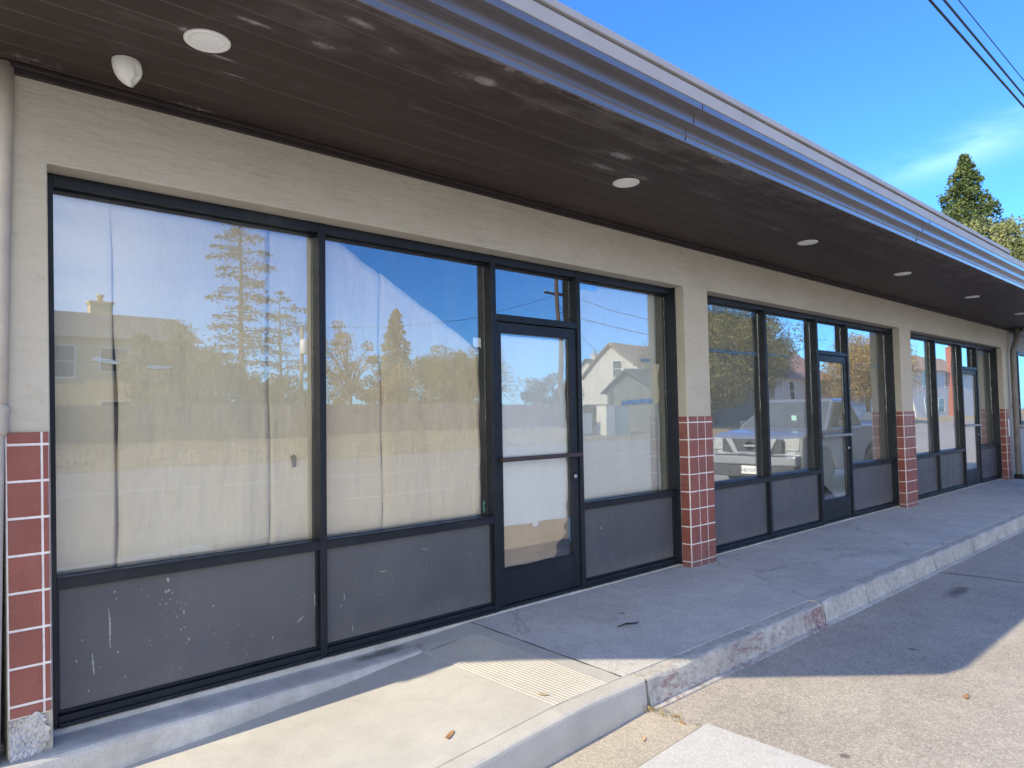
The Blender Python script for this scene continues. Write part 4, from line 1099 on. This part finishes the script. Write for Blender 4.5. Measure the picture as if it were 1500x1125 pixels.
# metal utility cabinets
def cabinet(lab, x, y, w_, d, h, z, mat):
    t = thing('utility_cabinet', lab, 'cabinet', (x,y,z), 'metal cabinets across the road')
    s = MB(); s.box(x-w_/2,x+w_/2,y-d/2,y+d/2,z,z+h); s.box(x-w_/2-.03,x+w_/2+.03,y-d/2-.03,y+d/2+.03,z+h+.001,z+h+.05); s.build('body', mat, t, bevel=.01)
    for sg in (-1,1):
        s = MB(); s.box(x+sg*w_/4-w_/4+.03,x+sg*w_/4+w_/4-.03,y+d/2+.001,y+d/2+.025,z+.1,z+h-.08); o = s.build('door', mat, t)
    s = MB(); s.box(x-.03,x-.01,y+d/2+.026,y+d/2+.06,z+h*.5,z+h*.62); s.build('handle', M['bar_steel'], o)
simple('cabinet_green', (.42,.47,.40), .6, .06); simple('cabinet_cream', (.70,.68,.58), .6, .06)
cabinet('tall pale green metal cabinet on the far verge', 34.4,-24,1.4,.8,1.95,-.12,M['cabinet_green'])
cabinet('tall cream metal cabinet beside the pale green one on the far verge', 33.1,-23.9,.9,.8,1.95,-.12,M['cabinet_cream'])
cabinet('short white metal cabinet on the far verge', 31.2,-24.2,1.1,.7,1.3,.1,M['cabinet_cream'])

# utility pole and wires
t = thing('utility_pole', 'brown wooden utility pole with one crossarm across the road', 'pole', (35.5,-30,.5))
s = MB(); s.tube([(35.5,-30,.3),(35.45,-30,6),(35.4,-30,11.6)],[.19,.17,.13],10); s.build('post', M['bark'], t)
s = MB(); s.box(34.3,36.6,-30.24,-30.12,9.72,9.86); arm = s.build('crossarm', M['bark'], t)
for x in (34.4,35.0,35.9,36.5):
    s = MB(); s.lathe((x,-30.18,9.861),[(.03,0),(.05,.05),(.05,.09),(.03,.13)],10); s.build('insulator', M['cabinet_cream'], arm)
t = thing('utility_pole', 'grey pole with a white transformer in front of the cedar across the road', 'pole', (17.6,-32.5,.5))
s = MB(); s.tube([(17.6,-32.5,.4),(17.6,-32.5,6.4)],[.12,.10],10); s.build('post', M['pale_bark'], t)
s = MB(); s.lathe((17.6,-32.22,4.9),[(.0,0),(.2,0),(.22,.05),(.22,.75),(.12,.82),(.0,.84)],16); s.build('transformer', M['white_plastic'], t)
def cable(lab, a, b_, sag, r, group='overhead cables along the street', n=28):
    s = MB(); A, B_ = Vector(a), Vector(b_); pts = []
    for i in range(n+1):
        k = i/n; p = A.lerp(B_,k); p.z -= sag*4*k*(1-k); pts.append(tuple(p))
    s.tube(pts, r, 8, cap=False)
    return tag(s.build('overhead_cable', M['cable_black']), lab, 'cable', group)
def along(u0y, lab, z, dy, r, sag=.0): pass
cable('thick black overhead cable nearest the roof at the upper right', (-15,5.05,17.2),(160,5.05,17.0),.0,.050)
cable('second thick overhead cable just outside the one nearest the roof', (-15,4.55,17.2),(160,5.15,17.2),.0,.046)
cable('thin overhead cable outside the two thick ones', (-15,4.55,17.7),(160,4.55,17.5),.0,.022)
cable('faint thin wire at the top right corner of the sky', (-15,.95,17.6),(160,.95,17.6),.0,.014)
GW = 'wires across the road mirrored in the windows'
cable('sloping wire left of the utility pole across the road', (35.4,-30.1,9.7),(16,-31,6.2),.8,.012,GW)
cable('sloping wire right of the utility pole across the road', (35.5,-30.1,9.95),(70,-26.5,8.3),1.2,.02,GW)
cable('lower wire right of the utility pole across the road', (35.5,-30.0,8.6),(70,-28.5,7.6),1.0,.025,GW)
cable('wire falling from the utility pole to the gabled house', (35.5,-30.0,9.2),(48,-36,6.6),.8,.018,GW)

# ------------------------------------------------------------------ vehicles (mirrored in the middle bay)
n = N('silver_paint'); n.fin(n.ramp(n.noise(2,3),[(.3,(.30,.32,.355)),(.7,(.36,.38,.41))]), .28, metal=.55); n.p.inputs['Coat Weight'].default_value = .6; M['silver_paint'] = n.mat
n = N('blue_paint'); n.fin((.03,.05,.12), .25, metal=.3); n.p.inputs['Coat Weight'].default_value = .8; M['blue_paint'] = n.mat
simple('chrome', (.75,.76,.78), .15, .03, 4, metal=.95)
simple('lamp_glass', (.40,.42,.44), .08, .3, 26, spec=.9)
simple('dark_plastic', (.045,.046,.05), .5, .2, 10)
simple('car_glass', (.10,.115,.12), .06, .2, 2, spec=.9)
simple('red_lamp', (.45,.03,.05), .2)
simple('plate_white', (.82,.82,.80), .5, .03)
simple('permit_green', (.35,.62,.58), .5)
simple('plate_ink', (.05,.06,.20), .6)
def wheel(t, x, y, z, r, w_, sg):
    s = MB(); s.lathe((x,y-w_/2,z),[(r*.66,0),(r*.9,.0),(r,.03),(r,w_-.03),(r*.9,w_),(r*.66,w_)],28,0,'y'); wl = s.build('wheel', M['black_rubber'], t)
    s = MB(); yo = y+sg*(w_/2-.03)
    s.lathe((x,yo-.01,z),[(r*.64,-.02),(r*.66,.03),(r*.60,.02),(r*.16,.0),(r*.14,.03),(0,.03)] if sg > 0 else [(r*.64,.04),(r*.66,-.01),(r*.60,.0),(r*.16,.02),(r*.14,-.01),(0,-.01)],24,0,'y')
    for k in range(6):
        a = k*math.pi/3; ca, sa = math.cos(a), math.sin(a); q_ = .035
        s.hexa([(x+ca*r*.12-sa*q_,yo,z+sa*r*.12+ca*q_),(x+ca*r*.62-sa*q_,yo,z+sa*r*.62+ca*q_),(x+ca*r*.62+sa*q_,yo,z+sa*r*.62-ca*q_),(x+ca*r*.12+sa*q_,yo,z+sa*r*.12-ca*q_)],
               [(x+ca*r*.12-sa*q_,yo+sg*.03,z+sa*r*.12+ca*q_),(x+ca*r*.62-sa*q_,yo+sg*.02,z+sa*r*.62+ca*q_),(x+ca*r*.62+sa*q_,yo+sg*.02,z+sa*r*.62-ca*q_),(x+ca*r*.12+sa*q_,yo+sg*.03,z+sa*r*.12-ca*q_)])
    s.build('rim', M['lock_steel'], wl)
def body_sides(s, prof, x0, yc, hw, z0, arches, tuck=.05):
    """side outline (dx, z) lofted across the width with rounded shoulders"""
    offs = [(-hw,.94),(-hw*.97,.985),(-hw*.85,1.0),(0,1.012),(hw*.85,1.0),(hw*.97,.985),(hw,.94)]
    nn = len(prof); vs = []
    zmid = .75
    for oy, k in offs:
        for dx, z in prof:
            zz = z if z < zmid else zmid+(z-zmid)*(k if z > zmid else 1)
            nose = .16*(abs(oy)/hw)**2.2*max(0,1-dx/.9)
            vs.append((x0+dx+nose, yc+oy, z0+zz))
    fs = []
    for i in range(len(offs)-1):
        for j in range(nn): fs.append((i*nn+j,i*nn+(j+1)%nn,(i+1)*nn+(j+1)%nn,(i+1)*nn+j))
    s.add(vs, fs, 0, False)
    s.f += [tuple(len(s.v)-len(vs)+j for j in range(nn)), tuple(len(s.v)-nn+j for j in reversed(range(nn)))]; s.m += [0,0]; s.sm += [False,False]
def arch(cx, r, z, n=9): return [(cx+r*math.cos(math.pi*i/n), z+r*math.sin(math.pi*i/n)) for i in range(n+1)]

TX, TYc, TZ = 12.55, -3.02, -.2
t = thing('pickup_truck', 'silver pickup truck parked at the kerb, mirrored in the middle bay windows', 'pickup', (TX+2.6,TYc,TZ))
hw = .92
prof = [(0.02,.42),(0.0,.62),(.02,.78),(.06,1.0),(.14,1.06),(.32,1.105),(.7,1.145),(1.15,1.18),(1.4,1.20),(3.0,1.20),(3.05,1.22),(4.45,1.20),(4.5,.55),(4.15,.45)]
a2 = arch(3.45,.44,.40); a1 = arch(.98,.44,.40)
prof += a2 + [(2.8,.36),(1.6,.36)] + a1 + [(.5,.40)]
s = MB(); body_sides(s, prof, TX, TYc, hw, TZ, None); bd = s.build('body', M['silver_paint'], t, bevel=.025, seg=2)
# greenhouse
s = MB()
cb = [(1.28,.86),(3.48,.86)]; ct = [(2.02,.66),(3.38,.68)]; zb_, zt_ = TZ+1.17, TZ+1.72
bq = [(TX+1.12,TYc-.90,zb_),(TX+3.04,TYc-.90,zb_),(TX+3.04,TYc+.90,zb_),(TX+1.12,TYc+.90,zb_)]
tq = [(TX+1.92,TYc-.68,zt_),(TX+2.94,TYc-.68,zt_),(TX+2.94,TYc+.68,zt_),(TX+1.92,TYc+.68,zt_)]
s.hexa(bq, tq); mid = [(TX+2.0,TYc-.60,zt_+.05),(TX+2.85,TYc-.60,zt_+.05),(TX+2.85,TYc+.60,zt_+.05),(TX+2.0,TYc+.60,zt_+.05)]
s.hexa([(a,b_,c_-.001) for a,b_,c_ in tq], mid); s.build('cab', M['silver_paint'], t, bevel=.03, seg=3)
def pane_on(q4, inset, out, name, mat, parent):
    P = [Vector(p) for p in q4]; c_ = sum(P, Vector())/4; nrm = (P[1]-P[0]).cross(P[3]-P[0]).normalized()*out
    P2 = [c_+(p-c_)*inset for p in P]; s = MB()
    s.hexa([tuple(p) for p in P2],[tuple(p+nrm) for p in P2]); return s.build(name, mat, parent)
ws = pane_on([bq[0],bq[3],tq[3],tq[0]], .93, -.008, 'windshield', M['car_glass'], t)
s = MB(); c_ = Vector((TX+1.36,TYc+.20,zb_+.20)); s.box(c_.x-.012,c_.x-.006,c_.y-.06,c_.y+.06,c_.z-.06,c_.z+.06); s.build('permit', M['permit_green'], ws)
for sg in (1,-1):
    i0, i1 = (3,2) if sg > 0 else (0,1)
    b0, b1, t0, t1 = Vector(bq[i0]), Vector(bq[i1]), Vector(tq[i0]), Vector(tq[i1])
    for k0, k1 in ((.03,.52),(.56,.97)):
        P = [b0.lerp(b1,k0), b0.lerp(b1,k1), t0.lerp(t1,k1), t0.lerp(t1,k0)]
        pane_on(P, .88, .008 if sg < 0 else -.008, 'side_window', M['car_glass'], t)
    s = MB(); s.box(TX+1.50,TX+1.58,TYc+.93,TYc+1.08,TZ+1.20,TZ+1.33) if sg > 0 else s.box(TX+1.50,TX+1.58,TYc-1.08,TYc-.93,TZ+1.20,TZ+1.33); s.build('mirror', M['dark_plastic'], t, bevel=.02)
    s = MB(); y0 = TYc+sg*.62; y1 = TYc+sg*.88
    s.hexa([(TX+.045,min(y0,y1),TZ+.78),(TX+.12,max(y0,y1),TZ+.78),(TX+.36,max(y0,y1),TZ+.80),(TX+.36,min(y0,y1),TZ+.80)] if sg > 0 else [(TX+.12,min(y0,y1),TZ+.78),(TX+.045,max(y0,y1),TZ+.78),(TX+.36,max(y0,y1),TZ+.80),(TX+.36,min(y0,y1),TZ+.80)],
           [(TX+.06,min(y0,y1),TZ+1.0),(TX+.16,max(y0,y1),TZ+1.02),(TX+.40,max(y0,y1),TZ+1.03),(TX+.36,min(y0,y1),TZ+1.0)] if sg > 0 else [(TX+.16,min(y0,y1),TZ+1.02),(TX+.06,max(y0,y1),TZ+1.0),(TX+.36,max(y0,y1),TZ+1.0),(TX+.40,min(y0,y1),TZ+1.03)])
    s.build('headlight', M['lamp_glass'], t, bevel=.015)
    for wx in (.98,3.45): wheel(t, TX+wx, TYc+sg*.80, TZ+.385, .385, .25, sg)
gr = MB(); gr.box(TX-.02,TX+.06,TYc-.60,TYc+.60,TZ+.74,TZ+1.0); grille = gr.build('grille', M['dark_plastic'], t, bevel=.01)
s = MB()
for sg in (-1,1):
    s.prism([(TYc+sg*.40,TZ+1.01),(TYc+sg*.52,TZ+1.01),(TYc+sg*.36,TZ+.72),(TYc+sg*.26,TZ+.72)],'x',TX-.045,TX-.021)
s.box(TX-.043,TX-.021,TYc-.26,TYc+.26,TZ+.72,TZ+.755)
s.build('grille_frame', M['chrome'], grille, bevel=.005)
s = MB()
nseg = 28
s.lathe((TX-.05,TYc,TZ+.875),[(.085,0),(.085,.028),(.065,.028),(.065,0),(.085,0)],nseg,0,'x'); s.box(TX-.052,TX-.022,TYc-.115,TYc+.115,TZ+.858,TZ+.892)
s.build('emblem', M['chrome'], grille)
s = MB(); s.box(TX-.09,TX+.25,TYc-.90,TYc+.90,TZ+.50,TZ+.70); s.build('bumper', M['silver_paint'], t, bevel=.04, seg=3)
s = MB(); s.box(TX-.094,TX+.25,TYc-.86,TYc+.86,TZ+.28,TZ+.499); s.box(TX-.0905,TX-.06,TYc-.72,TYc+.72,TZ+.66,TZ+.695); s.build('air_dam', M['dark_plastic'], t, bevel=.02)
s = MB(); s.box(TX-.115,TX-.095,TYc-.155,TYc+.155,TZ+.335,TZ+.49); pl = s.build('number_plate', M['plate_white'], t, bevel=.004)
def text_mesh(txt, size, name, mat, parent, mw):
    cu = bpy.data.curves.new(name,'FONT'); cu.body = txt; cu.size = size; cu.align_x = 'CENTER'; cu.align_y = 'CENTER'; cu.extrude = .002
    tmp = bpy.data.objects.new(name+'_tmp', cu); me = bpy.data.meshes.new_from_object(tmp); bpy.data.objects.remove(tmp)
    me.transform(mw); me.materials.append(mat); o = bpy.data.objects.new(name, me); col.objects.link(o); o.parent = parent; o.matrix_parent_inverse = Matrix.Translation(-root_loc(parent)); return o
# the plate reads the right way round in the mirror image, as in the photograph
mw = Matrix.Translation((TX-.117,TYc,TZ+.40)) @ Matrix(((0,0,-1,0),(1,0,0,0),(0,1,0,0),(0,0,0,1)))
text_mesh('SHEYSTF', .095, 'plate_text', M['plate_ink'], pl, mw)

CX2, CY2, CZ2 = 41.0, -12.0, -.2
t = thing('sedan', 'dark blue sedan on the road, mirrored at the right of the middle bay', 'car', (CX2+2.2,CY2,CZ2))
prof = [(.02,.35),(0,.55),(.05,.75),(.3,.82),(1.2,.90),(3.6,.95),(4.35,.92),(4.45,.6),(4.4,.35)] + arch(3.6,.36,.32) + [(2.9,.24),(1.4,.24)] + arch(.85,.36,.32)
s = MB(); body_sides(s, prof, CX2, CY2, .88, CZ2, None); s.build('body', M['blue_paint'], t, bevel=.03)
bq = [(CX2+1.05,CY2-.82,CZ2+.89),(CX2+4.0,CY2-.82,CZ2+.92),(CX2+4.0,CY2+.82,CZ2+.92),(CX2+1.05,CY2+.82,CZ2+.89)]
tq = [(CX2+1.85,CY2-.6,CZ2+1.40),(CX2+3.2,CY2-.6,CZ2+1.40),(CX2+3.2,CY2+.6,CZ2+1.40),(CX2+1.85,CY2+.6,CZ2+1.40)]
s = MB(); s.hexa(bq,tq); s.build('cab', M['blue_paint'], t, bevel=.04, seg=3)
pane_on([bq[0],bq[3],tq[3],tq[0]], .90, -.01, 'windshield', M['car_glass'], t)
pane_on([bq[1],bq[2],tq[2],tq[1]], .90, .01, 'rear_window', M['car_glass'], t)
for sg in (1,-1):
    i0, i1 = (3,2) if sg > 0 else (0,1)
    pane_on([bq[i0],bq[i1],tq[i1],tq[i0]], .86, -.01 if sg > 0 else .01, 'side_window', M['car_glass'], t)
    s = MB(); s.box(CX2-.01,CX2+.1,CY2+sg*.66-.14,CY2+sg*.66+.14,CZ2+.60,CZ2+.74); s.build('tail_lamp', M['red_lamp'], t, bevel=.02)
    for wx in (.85,3.6): wheel(t, CX2+wx, CY2+sg*.76, CZ2+.32, .32, .2, sg)

# ------------------------------------------------------------------ light, sky, camera
SX, SY = 1.40, -.215
sun_el = math.atan2(1, math.hypot(SX,SY))
L = bpy.data.lights.new('sun','SUN'); L.energy = 2.15; L.angle = R(.5); L.color = (1.0,.86,.62)
so = bpy.data.objects.new('sun', L); col.objects.link(so)
so.rotation_euler = Vector((SX,SY,-1)).to_track_quat('-Z','Y').to_euler()
world = bpy.data.worlds.new('World'); scene.world = world; world.use_nodes = True
nt = world.node_tree; nd = nt.nodes; lk = nt.links; bg = nd['Background']
sky = nd.new('ShaderNodeTexSky'); sky.sky_type = 'NISHITA'; sky.sun_disc = False
sky.sun_elevation = sun_el; sky.sun_rotation = math.atan2(-SX,-SY); sky.altitude = 20; sky.air_density = 1.0; sky.dust_density = .35; sky.ozone_density = 2.2
hs_ = nd.new('ShaderNodeHueSaturation'); hs_.inputs['Saturation'].default_value = 1.0
tn = nd.new('ShaderNodeMix'); tn.data_type = 'RGBA'; tn.blend_type = 'MULTIPLY'; tn.inputs[0].default_value = 1; tn.inputs[7].default_value = (.18,.395,.73,1)
lk.new(sky.outputs[0], tn.inputs[6]); lk.new(tn.outputs[2], hs_.inputs['Color'])
# thin wisps of cirrus
tc = nd.new('ShaderNodeTexCoord'); mp = nd.new('ShaderNodeMapping'); mp.inputs['Scale'].default_value = (1.6,3.2,9.0); mp.inputs['Rotation'].default_value = (.12,.20,.25)
lk.new(tc.outputs['Generated'], mp.inputs['Vector'])
nz = nd.new('ShaderNodeTexNoise'); nz.inputs['Scale'].default_value = 1.5; nz.inputs['Detail'].default_value = 7; nz.inputs['Roughness'].default_value = .58; nz.inputs['Distortion'].default_value = .6
lk.new(mp.outputs[0], nz.inputs['Vector'])
cr = nd.new('ShaderNodeValToRGB'); cr.color_ramp.elements[0].position = .36; cr.color_ramp.elements[0].color = (.08,.08,.08,1); cr.color_ramp.elements[1].position = .68; cr.color_ramp.elements[1].color = (1,1,1,1)
lk.new(nz.outputs['Fac'], cr.inputs[0])
d0 = Vector((.9245,.243,.2925)).normalized(); e1 = (Vector((.9366,.1873,.2980))-Vector((.9051,.3195,.2780))).normalized(); e1 = (e1-d0*e1.dot(d0)).normalized(); e2 = d0.cross(e1)
def dotn(v):
    k = nd.new('ShaderNodeVectorMath'); k.operation = 'DOT_PRODUCT'; lk.new(tc.outputs['Generated'], k.inputs[0]); k.inputs[1].default_value = v; return k.outputs['Value']
def mth(op, a_, b_=0.):
    k = nd.new('ShaderNodeMath'); k.operation = op
    for i_, v_ in enumerate((a_, b_)):
        if hasattr(v_,'is_linked'): lk.new(v_, k.inputs[i_])
        else: k.inputs[i_].default_value = v_
    return k.outputs[0]
wob = mth('MULTIPLY', mth('SUBTRACT', nz.outputs['Fac'], .5), .055)
qa = mth('DIVIDE', dotn(e1), .085); qb = mth('DIVIDE', mth('ADD', dotn(e2), wob), .020)
r2 = mth('ADD', mth('MULTIPLY', qa, qa), mth('MULTIPLY', qb, qb))
front = mth('GREATER_THAN', dotn(d0), .5)
ga = mth('MULTIPLY', mth('EXPONENT', mth('MULTIPLY', r2, -1.)), front)
mx = nd.new('ShaderNodeMix'); mx.data_type = 'RGBA'; lk.new(hs_.outputs[0], mx.inputs[6]); mx.inputs[7].default_value = (4.2,5.0,6.2,1)
ml = nd.new('ShaderNodeMath'); ml.operation = 'MULTIPLY'; ml.use_clamp = True; lk.new(cr.outputs[0], ml.inputs[0]); lk.new(mth('MULTIPLY', ga, .24), ml.inputs[1])
lk.new(ml.outputs[0], mx.inputs[0]); lk.new(hs_.outputs[0], mx.inputs[6]); mx.inputs[7].default_value = (4.2,5.2,6.6,1)
# bright haze added to the unseen street-side sky to lift shade on the shopfront
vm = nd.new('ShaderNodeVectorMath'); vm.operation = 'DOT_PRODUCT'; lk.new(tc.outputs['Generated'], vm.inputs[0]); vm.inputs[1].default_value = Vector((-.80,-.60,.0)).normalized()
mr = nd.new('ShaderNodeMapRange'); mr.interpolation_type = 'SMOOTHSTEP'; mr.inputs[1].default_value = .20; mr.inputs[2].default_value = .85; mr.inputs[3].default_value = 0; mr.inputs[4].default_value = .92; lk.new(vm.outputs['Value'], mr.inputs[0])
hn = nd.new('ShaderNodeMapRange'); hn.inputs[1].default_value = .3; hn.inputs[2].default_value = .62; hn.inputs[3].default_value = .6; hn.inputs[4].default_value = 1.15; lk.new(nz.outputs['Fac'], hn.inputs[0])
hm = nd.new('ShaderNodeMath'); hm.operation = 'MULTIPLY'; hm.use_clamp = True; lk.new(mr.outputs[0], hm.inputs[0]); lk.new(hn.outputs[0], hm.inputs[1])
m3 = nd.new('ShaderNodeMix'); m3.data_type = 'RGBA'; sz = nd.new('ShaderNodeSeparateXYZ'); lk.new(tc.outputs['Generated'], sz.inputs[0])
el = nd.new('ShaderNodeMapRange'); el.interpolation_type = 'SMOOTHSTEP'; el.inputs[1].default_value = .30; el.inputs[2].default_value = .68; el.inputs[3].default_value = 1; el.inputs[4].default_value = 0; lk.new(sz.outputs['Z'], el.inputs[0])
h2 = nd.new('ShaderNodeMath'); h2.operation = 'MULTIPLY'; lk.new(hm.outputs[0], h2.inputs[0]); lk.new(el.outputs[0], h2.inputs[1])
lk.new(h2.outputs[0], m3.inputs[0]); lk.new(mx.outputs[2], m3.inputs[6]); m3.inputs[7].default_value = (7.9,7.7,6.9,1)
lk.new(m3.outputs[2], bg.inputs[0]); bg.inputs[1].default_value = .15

cam = bpy.data.cameras.new('camera'); co = bpy.data.objects.new('camera', cam); col.objects.link(co); scene.camera = co
cam.sensor_fit = 'HORIZONTAL'; cam.sensor_width = 36; cam.lens = 36*1032.96/1500; cam.clip_start = .05; cam.clip_end = 3000
yaw, pit, rol = R(42.404), R(2.5992), R(-1.0007)
Fw = Vector((math.sin(yaw)*math.cos(pit), math.cos(yaw)*math.cos(pit), math.sin(pit)))
Rt = Fw.cross(Vector((0,0,1))).normalized(); Up = Rt.cross(Fw)
R2 = Rt*math.cos(rol)+Up*math.sin(rol); U2 = Up*math.cos(rol)-Rt*math.sin(rol)
co.matrix_world = Matrix(((R2.x,U2.x,-Fw.x,0),(R2.y,U2.y,-Fw.y,-3.5311),(R2.z,U2.z,-Fw.z,1.3218),(0,0,0,1)))
scene.render.resolution_x = 1024; scene.render.resolution_y = 768
scene.view_settings.view_transform = 'Standard'; scene.view_settings.look = 'None'; scene.view_settings.exposure = 1.82; scene.view_settings.gamma = 1
scene.cycles.max_bounces = 10; scene.cycles.diffuse_bounces = 5; scene.cycles.glossy_bounces = 5; scene.cycles.transparent_max_bounces = 24
scene.cycles.caustics_reflective = False
scene.cycles.use_denoising = True
